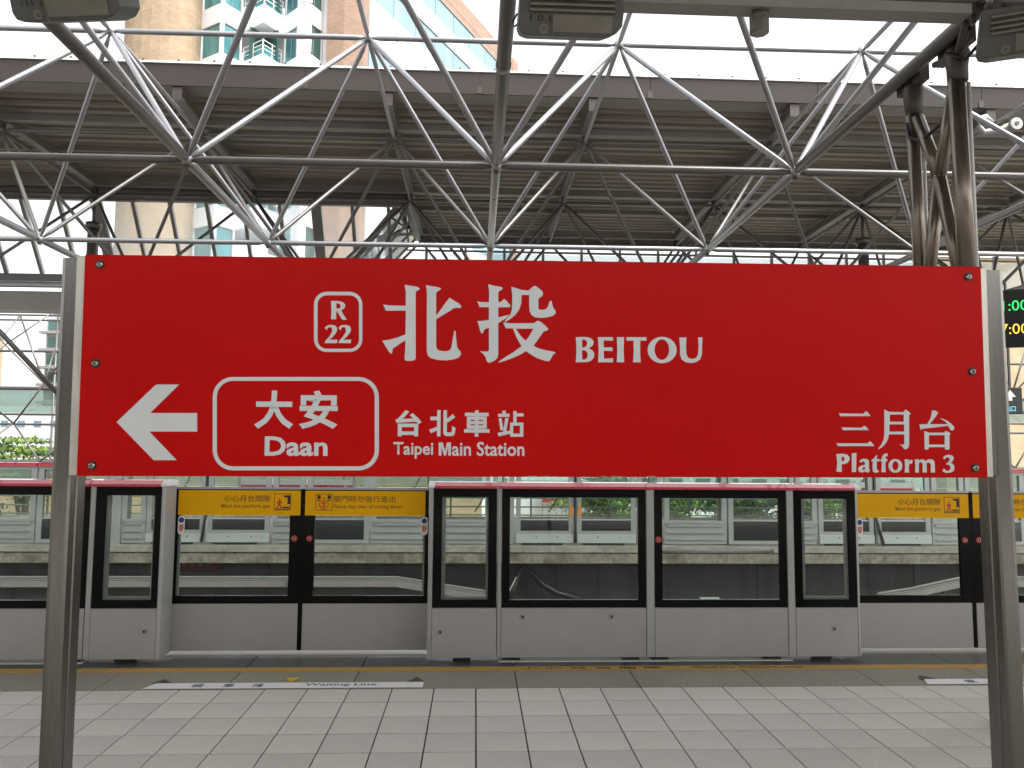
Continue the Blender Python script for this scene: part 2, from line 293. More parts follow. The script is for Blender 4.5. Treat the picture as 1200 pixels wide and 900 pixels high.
def m_outline(x0, z0, x1, z1):
    q = lambda u, v: (x0+(x1-x0)*u, z0+(z1-z0)*v)
    return [q(0, 0), q(.18, 0), q(.18, .72), q(.42, 0), q(.58, 0), q(.82, .72), q(.82, 0), q(1, 0), q(1, 1), q(.75, 1), q(.5, .28), q(.25, 1), q(0, 1)]
def wall_m(name, x0, z0, x1, z1, y, m, parent):
    me = poly_mesh(name, [m_outline(x0, z0, x1, z1)], .0002); me.transform(Matrix(((1, 0, 0, 0), (0, 0, -1, y), (0, 1, 0, 0), (0, 0, 0, 1))))
    return new_obj(name, me, parent, [m])
GLYPHS = {"name_characters":[[[-26772,15772,-25574,15584,-24475,15436,-23813,15080,-24069,14794,-24466,14627,-24660,14221,-24491,1559,-24805,1216,-25596,1110,-26489,1182,-26613,1641,-26496,3342,-26478,5085,-27619,4333,-28895,3421,-28926,2821,-29138,2399,-29579,2815,-30187,3810,-30916,4964,-29611,5116,-28032,5572,-26492,6188,-26470,10771,-30284,10730,-30490,11230,-30817,11891,-29703,11742,-26522,11697,-26513,14199]],[[-22682,15761,-21582,15572,-20380,15385,-19778,15169,-19975,14843,-20413,14635,-20729,14267,-20684,9866,-20093,10638,-19148,12022,-18161,13367,-17155,12731,-16250,12195,-15866,11735,-16043,11409,-16744,11422,-17303,11355,-17939,10904,-19527,9918,-20677,9181,-20624,3995,-20459,3435,-20059,3158,-19261,3024,-18465,3051,-17970,3296,-17714,3720,-17489,5228,-17205,6941,-16945,6943,-16791,5235,-16619,3830,-16276,3331,-15914,2933,-15870,2432,-16264,1867,-17057,1520,-18648,1266,-20239,1333,-21634,1682,-22196,2178,-22405,3178,-22471,9203,-22486,14246]],[[-10719,16091,-9752,15818,-8745,15668,-8140,15533,-7938,15272,-8178,14984,-8579,14817,-8799,14409,-8789,12685,-8427,12587,-7626,13245,-7121,12845,-6453,12001,-6552,11636,-8784,11611,-8773,9648,-7710,9922,-6586,10218,-7386,9420,-8107,8988,-8767,8537,-8735,2492,-8912,1787,-9469,1281,-10267,933,-10666,890,-10968,1269,-11173,1969,-11677,2668,-12319,3105,-11679,3030,-10779,3037,-10521,3281,-10547,7590,-11107,7464,-11506,7198,-11663,6692,-11942,6488,-12205,6888,-12410,7693,-12759,8900,-11718,8951,-10556,9165,-10571,11591,-12417,11611,-12540,12095,-12846,12740,-12143,12586,-10577,12563,-10548,14388]],[[-6288,15658,-5319,15364,-4309,15031,-3098,14923,-2695,15132,-2192,15667,-1728,15876,-1080,15517,-270,14815,-108,14308,-369,13857,-914,13485,-1035,13179,-1031,11453,-667,11213,39,11221,544,11470,846,11880,1107,12797,1350,13064,1552,12802,1755,11788,2261,11083,2322,10576,1757,10063,748,9768,-462,9634,-1672,9743,-2379,10222,-2683,10827,-2807,11839,-2813,14073,-4306,14055,-4341,12431,-4699,11311,-5300,10393,-6301,9472,-7403,8793,-7544,8812,-7185,9362,-6445,10179,-6148,11194,-6078,13831]],[[-7805,8688,-6699,8558,-5493,8530,-1871,8607,-1167,9100,-461,8824,347,8123,913,7522,651,7216,-14,7007,-456,6396,-1159,5380,-1961,4202,-1055,3766,556,3337,1764,3146,2328,2949,1765,2480,1464,1873,1062,1266,358,1320,-1252,1851,-2459,2545,-3405,3182,-4667,2426,-6268,1709,-7668,1195,-8567,927,-8708,1046,-7671,1798,-5872,2919,-4271,4141,-4878,5143,-5485,6348,-5932,7555,-7297,7542,-7500,7944],[-5389,7500,-4681,6457,-4076,5756,-3431,5197,-2670,6274,-2270,6985,-2030,7533]]],"name_lettering":[[[6211,5965,7750,6029,8744,5939,9439,5573,9686,5078,9536,4456,8740,3778,9434,3462,9781,2844,9729,2100,9232,1477,8487,1173,6207,1105,6308,2691,6309,4427],[7427,5480,7874,5509,8295,5264,8419,4768,8244,4245,7872,4019,7425,3990],[7424,3469,7871,3448,8292,3204,8514,2586,8364,1915,7942,1639,7422,1635]],[[10484,6005,13421,6033,13418,5336,11626,5369,11622,4027,13339,4042,13336,3347,11620,3381,11665,1843,13406,1957,13403,1163,10521,1140,10627,3571]],[[14169,6040,15590,6053,15479,3614,15567,1181,14149,1169,14258,3603]],[[16064,6058,19960,6094,19956,5396,18756,5435,18694,3293,18806,1207,17310,1195,17446,3283,17408,5423,16060,5360]],[[25823,3654,25777,3208,25645,2775,25433,2368,25147,1999,24796,1680,24390,1421,23942,1228,23465,1109,22974,1066,22484,1101,22010,1213,21565,1398,21164,1651,20818,1963,20538,2327,20333,2730,20209,3160,20169,3605,20215,4050,20345,4484,20556,4891,20841,5260,21191,5580,21597,5840,22045,6034,22522,6154,23014,6198,23505,6164,23981,6052,24426,5867,24829,5613,25175,5300,25455,4935,25660,4531,25784,4100],[24371,3716,24347,3370,24280,3034,24172,2718,24027,2432,23849,2186,23644,1985,23418,1836,23177,1745,22929,1712,22682,1741,22443,1828,22219,1973,22017,2170,21843,2414,21703,2697,21600,3011,21538,3346,21519,3691,21543,4037,21610,4374,21717,4690,21861,4976,22039,5223,22244,5424,22471,5573,22712,5666,22960,5698,23207,5670,23447,5582,23671,5438,23874,5240,24048,4995,24188,4712,24291,4398,24352,4062]],[[26372,6105,27778,6118,27661,4369,27746,2873,28066,2178,28815,1885,29646,2141,30004,2767,30146,4391,30039,6139,30920,6147,30800,4397,30784,2899,30446,1898,29688,1344,28682,1137,27556,1302,26809,1819,26492,2738,26482,4358]]],"station_code":[[[-40715,12473,-39746,12501,-38936,12428,-38284,12172,-38018,11731,-38074,11237,-38743,10655,-38243,9757,-37646,8910,-38551,8901,-39133,9830,-39664,10645,-39698,9824,-39634,8955,-40650,8945,-40602,10717],[-39689,12041,-39333,12045,-38973,11802,-38887,11475,-38994,11112,-39670,11006]],[[-41796,7263,-41560,7592,-41114,7843,-40469,7882,-39903,7773,-39526,7449,-39437,6959,-39636,6384,-40266,5560,-40868,5032,-39371,5078,-39439,4392,-41742,4387,-41621,4813,-40912,5636,-40443,6458,-40373,7031,-40589,7357,-40914,7484,-41264,7268,-41385,6825]],[[-39201,7289,-38964,7618,-38517,7869,-37871,7908,-37304,7799,-36927,7475,-36838,6984,-37038,6409,-37670,5585,-38274,5056,-36774,5103,-36843,4415,-39149,4411,-39028,4836,-38317,5661,-37847,6483,-37776,7057,-37992,7382,-38317,7510,-38668,7294,-38789,6851]]],"code_border":[[[-37236,14291,-36761,14249,-36303,14114,-35879,13891,-35506,13588,-35197,13217,-34966,12792,-34820,12331,-34766,11850,-34660,5204,-34699,4725,-34829,4263,-35046,3837,-35342,3463,-35704,3155,-36118,2925,-36570,2782,-37041,2731,-41340,2694,-41812,2737,-42267,2872,-42688,3094,-43059,3395,-43366,3763,-43597,4184,-43743,4642,-43799,5119,-43929,11747,-43892,12228,-43763,12691,-43548,13120,-43254,13497,-42893,13808,-42479,14041,-42027,14187,-41555,14240],[-37176,13600,-36834,13570,-36504,13472,-36199,13312,-35930,13094,-35708,12827,-35542,12521,-35437,12189,-35397,11843,-35289,5133,-35317,4788,-35411,4455,-35567,4149,-35779,3879,-36040,3657,-36339,3492,-36664,3389,-37003,3352,-41352,3314,-41691,3344,-42019,3442,-42322,3602,-42590,3819,-42811,4084,-42977,4387,-43082,4716,-43122,5060,-43252,11755,-43225,12101,-43132,12435,-42977,12743,-42766,13015,-42506,13238,-42207,13406,-41882,13511,-41543,13549]]],"direction_border":[[[-35232,-2033,-34488,-2102,-33771,-2315,-33107,-2666,-32522,-3140,-32040,-3718,-31678,-4380,-31451,-5099,-31366,-5846,-31220,-15889,-31282,-16631,-31487,-17344,-31827,-18002,-32290,-18578,-32856,-19051,-33504,-19403,-34210,-19620,-34946,-19695,-58353,-19746,-59083,-19676,-59787,-19463,-60440,-19117,-61017,-18651,-61496,-18082,-61858,-17432,-62089,-16726,-62180,-15991,-62453,-6038,-62401,-5295,-62208,-4580,-61880,-3920,-61430,-3340,-60874,-2862,-60235,-2505,-59537,-2282,-58807,-2204],[-35248,-2773,-34654,-2828,-34080,-2999,-33549,-3279,-33081,-3658,-32695,-4121,-32406,-4650,-32224,-5225,-32156,-5823,-32006,-15892,-32055,-16485,-32219,-17056,-32491,-17582,-32861,-18043,-33314,-18422,-33833,-18703,-34398,-18877,-34987,-18937,-58373,-18994,-58956,-18937,-59520,-18767,-60043,-18490,-60505,-18117,-60888,-17662,-61177,-17141,-61362,-16576,-61435,-15988,-61706,-6005,-61664,-5411,-61509,-4839,-61246,-4311,-60886,-3846,-60442,-3464,-59931,-3179,-59372,-3001,-58788,-2939]]],"platform_lettering":[[[56901,-16340,58184,-16270,59080,-16443,59520,-16926,59507,-17476,59090,-18026,58364,-18292,57915,-18293,57898,-19017,57926,-19785,56872,-19744,57066,-18031],[57947,-16820,58352,-16841,58545,-17258,58424,-17632,57926,-17766]],[[59941,-16220,60890,-16107,60736,-19779,59903,-19825]],[[61463,-17580,62215,-17226,63002,-17312,63331,-17685,63297,-19115,63466,-19554,63165,-19906,62716,-19841,62495,-19666,61926,-19908,61366,-19778,61174,-19339,61322,-18790,61960,-18502,62525,-18391,62537,-17907,62204,-17688,61633,-18020],[62516,-18787,62062,-18942,62008,-19293,62275,-19447,62504,-19292]],[[63903,-17353,64243,-17286,64710,-16690,64986,-16469,64920,-17284,65485,-17283,65405,-17745,64864,-17747,64830,-19111,64980,-19397,65247,-19550,65127,-19836,64403,-19925,64072,-19662,64018,-19113,64097,-17749,63826,-17750]],[[65641,-17348,65869,-17282,65949,-16797,66299,-16355,67029,-16110,67101,-16793,66789,-16640,66646,-16905,66682,-17279,66998,-17279,66941,-17741,66625,-17742,66553,-18777,66617,-19811,65714,-19813,65831,-18779,65857,-17744,65586,-17745]],[[69925,-18593,69898,-18822,69830,-19045,69723,-19254,69580,-19443,69405,-19606,69205,-19738,68984,-19836,68751,-19896,68511,-19917,68272,-19897,68042,-19838,67827,-19741,67633,-19610,67468,-19447,67335,-19259,67239,-19051,67182,-18829,67167,-18600,67194,-18370,67262,-18147,67369,-17938,67512,-17749,67686,-17586,67887,-17453,68107,-17355,68341,-17295,68581,-17274,68820,-17294,69051,-17353,69266,-17449,69460,-17581,69626,-17744,69758,-17932,69854,-18141,69911,-18363],[69157,-18573,69143,-18729,69112,-18882,69063,-19024,68999,-19153,68920,-19265,68831,-19355,68733,-19422,68629,-19463,68523,-19477,68417,-19463,68315,-19423,68221,-19356,68136,-19266,68064,-19155,68006,-19027,67965,-18884,67941,-18732,67936,-18576,67950,-18419,67981,-18267,68030,-18124,68094,-17995,68172,-17883,68262,-17793,68360,-17726,68464,-17685,68570,-17671,68676,-17684,68778,-17725,68873,-17791,68957,-17881,69030,-17992,69087,-18121,69128,-18264,69152,-18416]],[[70412,-17335,71251,-17289,71241,-17664,71815,-17375,72038,-17507,71861,-18169,71455,-18104,71265,-18435,71201,-19096,71248,-19867,70366,-19869,70489,-18657]],[[72428,-17330,73246,-17283,73237,-17592,73858,-17281,74309,-17391,74528,-17655,75220,-17278,75900,-17320,76342,-17716,76383,-18643,76392,-19856,75530,-19858,75611,-18645,75536,-18094,75089,-17874,74765,-18096,74759,-19860,73897,-19861,73978,-18649,73906,-17987,73501,-17878,73223,-18100,73172,-19863,72425,-19865,72533,-18432]],[[78069,-16982,78421,-16605,79224,-16382,80014,-16601,80227,-17087,79982,-17640,79516,-17973,80077,-18237,80330,-18854,80150,-19517,79572,-19850,78659,-19962,77874,-19633,78186,-19080,78673,-19521,79173,-19519,79479,-19188,79496,-18636,79165,-18305,78708,-18373,78717,-18085,79227,-17753,79423,-17310,79208,-16913,78798,-16914,78331,-17313]]],"platform_characters":[[[57570,-8383,58020,-8458,62424,-8502,62979,-8000,63335,-8242,63884,-8960,57838,-9013]],[[58016,-11178,62020,-11238,62572,-10826,62928,-11046,63455,-11674,58342,-11718]],[[56937,-14183,57441,-14269,63077,-14248,63629,-13827,63983,-14102,64475,-14762,57260,-14820]],[[66636,-7636,67587,-8108,70482,-8115,70859,-7624,71285,-7866,71895,-8419,71544,-8754,71383,-14572,71199,-15070,70794,-15370,70399,-15349,70179,-15073,69963,-14687,69460,-14468,70423,-14465,70500,-12473,67417,-12486,67284,-13261,66808,-14146,66110,-14922,65307,-15366,65220,-15256,65895,-14481,66313,-13596,66508,-12600],[67687,-8629,70491,-8615,70453,-10013,67651,-10027],[67581,-10548,70496,-10535,70491,-11942,67521,-11955]],[[76182,-7762,76807,-7836,77390,-8167,77007,-8781,76297,-9674,75647,-10477,79236,-10460,78684,-9885,77676,-9278,78356,-9419,79031,-9716,79925,-10324,80475,-10988,80521,-11321,80284,-11633,79770,-11636,79555,-11214,79284,-10771,76939,-11060,75112,-11257,74084,-11405,73793,-11628,73691,-11241,73541,-10520,75134,-10480,75854,-9232]],[[74505,-11792,75371,-12121,78559,-12107,78683,-11774,79305,-11937,79726,-12324,79489,-12603,79428,-15319,78855,-15453,78517,-15322,78529,-14934,75322,-14945,75220,-15333,74762,-15445,74448,-15335],[75390,-12619,78544,-12607,78488,-14436,75337,-14447]]],"stop_characters":[[[-7880,-8289,-7244,-8286,-7241,-8873,-7877,-8876]],[[-8684,-8880,-6531,-8869,-6528,-9480,-8681,-9491]],[[-8582,-9759,-8044,-9683,-7667,-11903,-8252,-12052]],[[-7311,-9655,-6698,-9750,-7127,-12266,-7738,-12269]],[[-8763,-12517,-6395,-12068,-6392,-12678,-8588,-13198]],[[-5798,-8351,-5161,-8348,-5153,-10549,-5789,-10552]],[[-5160,-8764,-3836,-8757,-3834,-9369,-5157,-9375]],[[-6401,-10555,-3879,-10543,-3870,-13228,-6389,-13238],[-5811,-11138,-4514,-11132,-4508,-12645,-5805,-12651]]],"direction_arrow":[[[-72992,-3723,-68752,-3694,-73917,-9078,-65257,-9032,-65158,-12515,-73959,-12552,-68769,-17867,-72984,-17878,-80010,-10806]]],"stop_letter_m":[[[-19940,-16856,-19407,-16854,-19425,-15062,-18947,-16853,-18559,-16852,-18139,-15057,-18123,-16850,-17614,-16849,-17636,-14376,-18388,-14379,-18760,-16077,-19189,-14382,-19965,-14384]]]}
SIGN_TEXT = [["direction_characters", "大", -0.5464, -0.1193, -0.4737, -0.0471, 0.03], ["direction_characters", "安", -0.4632, -0.119, -0.3908, -0.0465, 0.03], ["direction_lettering", "Daan", -0.5258, -0.1703, -0.4085, -0.1335, 0.028], ["stop_characters", "台", -0.282, -0.1325, -0.2323, -0.0827, 0.03], ["stop_characters", "北", -0.2177, -0.1323, -0.1679, -0.0824, 0.03], ["stop_characters", "車", -0.1517, -0.1325, -0.1033, -0.0825, 0.03], ["stop_lettering", "Taipei", -0.2849, -0.1746, -0.2098, -0.1434, 0.018], ["stop_lettering", "ain Station", -0.1742, -0.1692, -0.0365, -0.1423, 0.018]]
# ================================================================= SETTING
# ground
struct(boxo('ground', (-400, 400, -300, 700, -4.3, -4.0), m_soil))
# own platform: slab and loose tiles on it
FX0, FX1 = -14.2, 14.2
Y0T = 5.846; TS = .3; TX = .0222
pf = struct(MB().box(FX0, FX1, -12, 6.95, -1.2, -.012).obj('platform_floor', m_tilejoint))
tile_me = MB().box(-.1455, .1455, -.1425, .1425, -.018, 0).mesh('tile'); tile_me.materials.append(m_tile)
for j in range(7):
    for i in range(-21, 22):
        o = new_obj('tile', tile_me, pf, (), (TX+(i+.5)*TS, Y0T-(j+.5)*TS, random.uniform(-.0008, .0008)))
m_tilefar = brick_mat('tiled_floor_far', (.60, .575, .53), (.59, .565, .52), (.05, .045, .04), 1, .3, .3, 'XY')
m_tilefar.node_tree.nodes['Brick Texture'].inputs['Mortar Size'].default_value = .0015
struct(boxo('platform_floor', (FX0, FX1, -12, Y0T-7*TS, -.02, -.001), m_tilefar))
for a, b in ((FX0, TX-21*TS), (TX+22*TS, FX1)): struct(boxo('platform_floor', (a, b, Y0T-7*TS, Y0T, -.02, -.001), m_tilefar))
joints = [-9*3+1+0]  # granite slab joints (tile index), one slab out of step as on the real floor
joints = [-45, -42, -39, -36, -33, -30, -27, -24, -21, -18, -15, -12, -9, -6, -3, 1, 4, 7, 10, 13, 16, 19, 22, 25, 28, 31, 34, 37, 40, 43, 46]
for a, b in zip(joints, joints[1:]):
    x0, x1 = TX+a*TS+.004, TX+b*TS-.004
    MB().box(x0, x1, Y0T+.003, 6.42, -.03, 0).obj('granite_slab', m_granite, pf)
    MB().box(x0, x1, 6.422, 6.78, -.03, -.001).obj('threshold_slab', m_thr, pf)
# pale metal sill along the doors, forward under the fixed panels
DOORC = [-7.29, -1.455, 4.358, 10.17]
def in_door(x): return any(abs(x-c) < 1.02 for c in DOORC)
MB().box(FX0, FX1, 6.785, 6.95, -.03, .003).obj('metal_sill', m_sill, pf)
for a, b in ((-5.4, -3.10), (.20, 2.64), (6.05, 8.0)):
    MB().box(a, b, 6.548, 6.70, -.02, .003).obj('metal_sill', m_litmetal, pf)  # paler sill colour stands in for light leaking under the panels
MB().box(FX0, FX1, 6.30, 6.392, -.01, .0035).obj('yellow_safety_line', m_yline, pf)
ln = thing('floor_lettering', 'faded brown platform gap warning lettering on the yellow floor line before the middle screen panels', 'floor lettering')
floor_text('lettering', '小 心 月 台 間 隙', .37, 6.318, 1.49, 6.374, .0045, m_ink, ln, .01)
mm_ = poly_mesh('lettering', [m_outline(1.75, 6.330, 1.805, 6.374)], .0002); mm_.transform(Matrix.Translation((0, 0, .0045))); new_obj('lettering', mm_, ln, [m_ink])
floor_text('lettering', 'ind the Platform Gap', 1.82, 6.316, 2.64, 6.374, .0045, m_ink, ln, .01)
m_triangle = mat('dark_green_marker', (.05, .06, .055), .6, var=.15)
def waiting_strip(dx, label):
    t = thing('waiting_line_strip', label, 'floor marking', (dx, 0, 0), 'white waiting line strips on the platform floor')
    cu = poly_mesh('strip', [[(-2.345, 5.862), (-.362, 5.862), (-.362, 5.992), (-2.298, 5.992)]], .0008); cu.transform(Matrix.Translation((0, 0, .0045)))
    new_obj('strip', cu, t, [m_white])
    for k, (st, a, b) in enumerate((('候', -2.02, -1.935), ('車', -1.80, -1.72), ('線', -1.59, -1.512))):
        floor_text('lettering', st, a, 5.885, b, 5.97, .0058, m_navy, t, .02)
    floor_text('lettering', 'Waiting Line', -1.215, 5.89, -.70, 5.972, .0058, m_navy, t, .012)
    for P in ([(-2.33, 5.995), (-2.19, 5.995), (-2.275, 6.10)], [(-.49, 5.995), (-.352, 5.995), (-.421, 6.125)]):
        me = poly_mesh('end_triangle', [P], .0008); me.transform(Matrix.Translation((0, 0, .0045))); new_obj('end_triangle', me, t, [m_triangle])
    me = poly_mesh('arrow_triangle', [[(-1.398, 6.118), (-1.338, 5.998), (-1.283, 6.126)]], .0008); me.transform(Matrix.Translation((0, 0, .0045)))
    new_obj('arrow_triangle', me, t, [mat('yellow_marker', (.62, .40, .01), .5)])
waiting_strip(0, 'white waiting line strip with blue lettering on the floor before the middle sliding doors')
waiting_strip(5.72, 'white waiting line strip cut off behind the right stainless sign post')

# unseen added wall behind the camera, and the roof over the platform
struct(boxo('unseen_back_wall', (-14, 14, -12.3, -12, -1.2, 5.0), mat('unseen_back_wall_paint', (.25, .24, .22), .8, var=.1)))  # put in so posts mirror dark and less light comes from behind

# ---------------------------------------------------------------- track bed
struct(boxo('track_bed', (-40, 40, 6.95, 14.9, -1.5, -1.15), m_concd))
for y in (7.95, 9.42, 11.65, 13.12):
    t = MB()
    t.prism([(y-.07, -1.149), (y+.07, -1.149), (y+.02, -1.12), (y+.02, -1.03), (y+.036, -1.0), (y-.036, -1.0), (y-.02, -1.03), (y-.02, -1.12)], 'x', -40, 40)
    o = t.obj('rail', m_rail)
    tag(o, {7.95: 'rusty steel rail nearest the platform doors', 9.42: 'rusty steel rail second from the platform doors', 11.65: 'rusty steel rail third from the platform doors', 13.12: 'rusty steel rail beside the far platform wall'}[y], 'rail', 'running rails of the two tracks')

# ---------------------------------------------------------------- far platform
fp = struct(boxo('far_platform', (-40, 40, 14.22, 19.95, -.105, 0), m_concl))
MB().box(-40, 40, 14.24, 14.9, -.30, -.122).obj('concrete_edge', m_conc, fp)
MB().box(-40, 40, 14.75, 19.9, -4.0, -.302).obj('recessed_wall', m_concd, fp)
for x in range(-16, 22, 3):
    MB().box(x-.01+.3, x+.01+.3, 14.738, 14.752, -1.15, -.302).obj('wall_joint', m_black, fp)
t = thing('reflected_notice', 'dark red plate with faint characters standing in for a sign reflected in the glass', 'notice')
m_dkred = mat('dark_red_plate', (.10, .018, .018), .6)
boxo('plate', (-5.35, -4.60, 14.70, 14.73, -.52, -.305), m_dkred, t)  # plate modelled in place of a red sign's reflection
for k, ch in enumerate('禁止通行'):
    wall_text('lettering', ch, -5.28+k*.15, -.42, -5.21+k*.15, -.35, 14.698, mat('dim_white_ink', (.25, .2, .2), .7), t, .01)
# third rail covers
def cover(label, pts, y=13.95):
    t = thing('third_rail_cover', label, 'rail cover', (0, 0, 0), 'pale third rail covers along the far platform wall')
    for nm, dz, hh, yo, yd, mm in (('cover_face', 0, .105, 0, .02, m_beam), ('cover_lip', .112, .02, .02, .10, m_beam), ('guard_bar', .155, .022, .03, .03, m_farg)):
        m = MB()
        for (xa, za), (xb, zb) in zip(pts, pts[1:]):
            m.prism([(xa, za+dz), (xb, zb+dz), (xb, zb+dz+hh), (xa, za+dz+hh)], 'y', y+yo, y+yo+yd)
        m.obj(nm, mm, t)
    for x in (pts[0][0]+2, pts[0][0]+4.5, pts[-2][0]-.3 if len(pts) > 2 else pts[0][0]+7):
        if pts[0][0] < x < pts[-1][0]: MB().box(x-.03, x+.03, y+.05, y+.10, -1.15, -.7).obj('bracket', m_dkmetal, t)
cover('pale grey third rail cover whose ramped end drops behind the panel left of centre', [(-14, -.67), (-1.35, -.665), (-.1, -.86), (.5, -.95)])
cover('pale grey third rail cover rising behind the right hand door pair', [(7.2, -.95), (7.8, -.86), (8.75, -.665), (18, -.665)])
for x, z, lb in ((-3.0, -.54, 'small pale junction box on the third rail cover behind the closing door'), (4.15, -.87, 'small pale junction box low on the far wall behind the right wide panel'), (-8.2, -.54, 'small pale junction box on the rail cover at the far left')):
    tag(MB().prism([(x-.17, z-.06), (x+.17, z-.06), (x+.15, z+.03), (x-.19, z+.03)], 'y', 13.86, 13.94).obj('junction_box', m_farl), lb, 'junction box', 'pale junction boxes beside the far track')
t = thing('track_cable', 'thick black cable arching up against the far track wall behind the middle panel', 'cable')
MB().tube([(.6, 14.3, -1.0), (.72, 14.4, -.75), (.80, 14.5, -.50), (.90, 14.55, -.40), (1.0, 14.55, -.46), (1.25, 14.5, -.72), (1.5, 14.45, -.86), (1.9, 14.4, -.95)], .055, 8).obj('sheath', m_black, t)
MB().tube([(.52, 14.25, -1.0), (.64, 14.3, -.78), (.76, 14.38, -.56)], .012, 6).obj('earth_wire', m_psdl, t)

# ================================================================= NEAR PLATFORM SCREEN DOORS
YP = 6.535; ZT = 1.446
kb = MB().tube([(0, -.001, 0), (0, .006, 0)], .021, 14); kb.mi = 1; kb.box(-.008, .008, -.0025, -.0012, -.010, .010); key_me = kb.mesh('keyhole'); key_me.materials.append(m_screw); key_me.materials.append(m_black)
def fixed_panel(label, x0, x1, border, strip_l, strip_r, cheek=None, keys=(), lone=False):
    """x0..x1 overall; strips = width of pale mullions; border=(l,r) black widths"""
    t = thing('screen_panel', label, 'screen panel', (x0, YP, 0), 'fixed platform screen panels')
    def B(nm, b, m, bev=0, par=None): 
        return boxo(nm, (b[0]-x0, b[1]-x0, b[2]-YP, b[3]-YP, b[4], b[5]), m, par or t, bev)
    xa, xb = x0+strip_l, x1-strip_r
    if cheek == 'r': xb = x1-.028
    if cheek == 'l': xa = x0+.035
    low = B('lower_panel', (xa+.002, xb-.002, YP+.004, YP+.20, .034, .430), m_psd, .003)
    # black bordered pane
    bl, br = border; bt, bb = .07, .062
    mb = frame_mb(xa+.003-x0, xb-.003-x0, .434, 1.396, bl, br, bb, bt, 0, .03); fr = mb.obj('window_frame', m_psdb, t)
    gx0, gx1, gz0, gz1 = xa+.003+bl, xb-.003-br, .434+bb, 1.396-bt
    B('glass_pane', (gx0, gx1, YP+.012, YP+.018, gz0, gz1), m_glass)
    if lone:
        mb = MB(); mb.box(gx0-x0, gx0-x0+.03, .02, .05, gz0, gz1); mb.box(gx0-x0+.03, gx1-x0, .02, .05, gz0, gz0+.022); mb.box(gx1-x0-.018, gx1-x0, .02, .05, gz0+.022, gz1)
        mb.obj('inner_trim', m_psdl, t)
    # aluminium mullions and cheeks
    if strip_l: B('mullion', (x0, x0+strip_l, YP+.003, YP+.2, .034, 1.395), m_psdl, .004)
    if strip_r: B('mullion', (x1-strip_r, x1, YP+.003, YP+.2, .034, 1.395), m_psdl, .004)
    if cheek == 'r':
        P = [(x1-.028, YP+.003), (x1-.014, YP+.005), (x1-.005, YP+.014), (x1, YP+.035), (x1, YP+.24), (x1-.028, YP+.24)]
        o = MB().prism([(p[0]-x0, p[1]-YP) for p in P], 'z', .034, 1.395).obj('end_post', m_psdl, t)
    if cheek == 'l':
        P = [(x0+.035, YP+.003), (x0+.016, YP+.004), (x0+.004, YP+.012), (x0, YP+.035), (x0, YP+.24), (x0+.035, YP+.24)]
        o = MB().prism([(p[0]-x0, p[1]-YP) for p in P], 'z', .034, 1.395).obj('end_post', m_psdl, t)
    # sloped enamel cap
    ca, cb = x0+.0015, x1-.0015
    if cheek == 'r': cb = x1-.035
    if cheek == 'l': ca = x0+.045
    prof = [(-.012, 1.397), (-.014, 1.417), (.036, 1.446), (.12, 1.450), (.21, 1.444), (.22, 1.397)]
    MB().prism(prof, 'x', ca-x0, cb-x0).obj('cap', m_cap, t)
    if cheek:
        e0, e1 = (cb+.001, x1+.02) if cheek == 'r' else (x0-.005, ca-.001)
        MB().prism([(p[0]*1.0+(.001 if p[0] > 0 else -.002), p[1]+.002) for p in prof], 'x', e0-x0, e1-x0).obj('cap_end', m_white, t, .004)
    for kx, kz in keys: o = new_obj('keyhole', key_me, t, (), (kx-x0, -.001, kz))
    # feet
    for fx in ((x0+.12, x1-.12) if x1-x0 > .8 else ((x0+x1)/2,)):
        B('foot', (fx-.07, fx+.07, YP+.05, YP+.15, .003, .034), m_black)
    return t
S = .035
fixed_panel('wide glazed screen panel at the left edge of the photo behind the left sign post', -4.25, -3.096, (.14, .13), S, 0)
fixed_panel('farthest left wide screen panel with black bordered glass cut off by the frame', -5.50, -4.254, (.08, .14), S, 0)
fixed_panel('narrow screen panel just right of the left sign post with rounded grey end post', -3.092, -2.500, (.075, .047), .045, 0, cheek='r', keys=[(-2.62, .25)], lone=True)
fixed_panel('narrow screen panel right of the closing door warning, red capped', -.376, .186, (.07, .07), 0, 0, cheek='l', keys=[(-.27, .24)], lone=True)
p2 = fixed_panel('wide screen panel under the big place name characters, black cable visible through it', .190, 1.418, (.065, .062), .032, 0, keys=[(.40, .36), (1.13, .36)])
p3 = fixed_panel('wide screen panel with a white push bar behind its glass and a red ringed lock', 1.420, 2.602, (.062, .060), .068, 0)
fixed_panel('narrow screen panel beneath the platform number, left of the right doors', 2.604, 3.222, (.062, .062), .062, 0, cheek='r', keys=[(2.99, .26)], lone=True)
fixed_panel('narrow screen panel beyond the right door pair outside the sign post', 5.44, 6.02, (.07, .07), 0, 0, cheek='l', lone=True)
fixed_panel('wide screen panel far right beyond the second door pair', 6.03, 7.26, (.07, .06), S, 0)
# push bar and lock of panel p3
MB().tube([(.14, .16, .868), (1.12, .16, .868)], .012, 8).obj('push_bar', m_white, p3)
MB().tube([(1.1, .16, .868), (1.125, .16, .868)], .022, 10).obj('bar_end', m_white, p3)
def lock(par, x, y, z):
    MB().tube([(x, y-.004, z), (x, y, z)], .026, 16).obj('lock_ring', m_inkred, par)
    MB().tube([(x, y-.010, z), (x, y-.0045, z)], .014, 12).obj('lock_barrel', m_screw, par)
    MB().box(x-.004, x+.004, y-.013, y-.0105, z-.012, z+.012).obj('lock_slot', m_black, par)
lock(p3, .10, 0, .985)

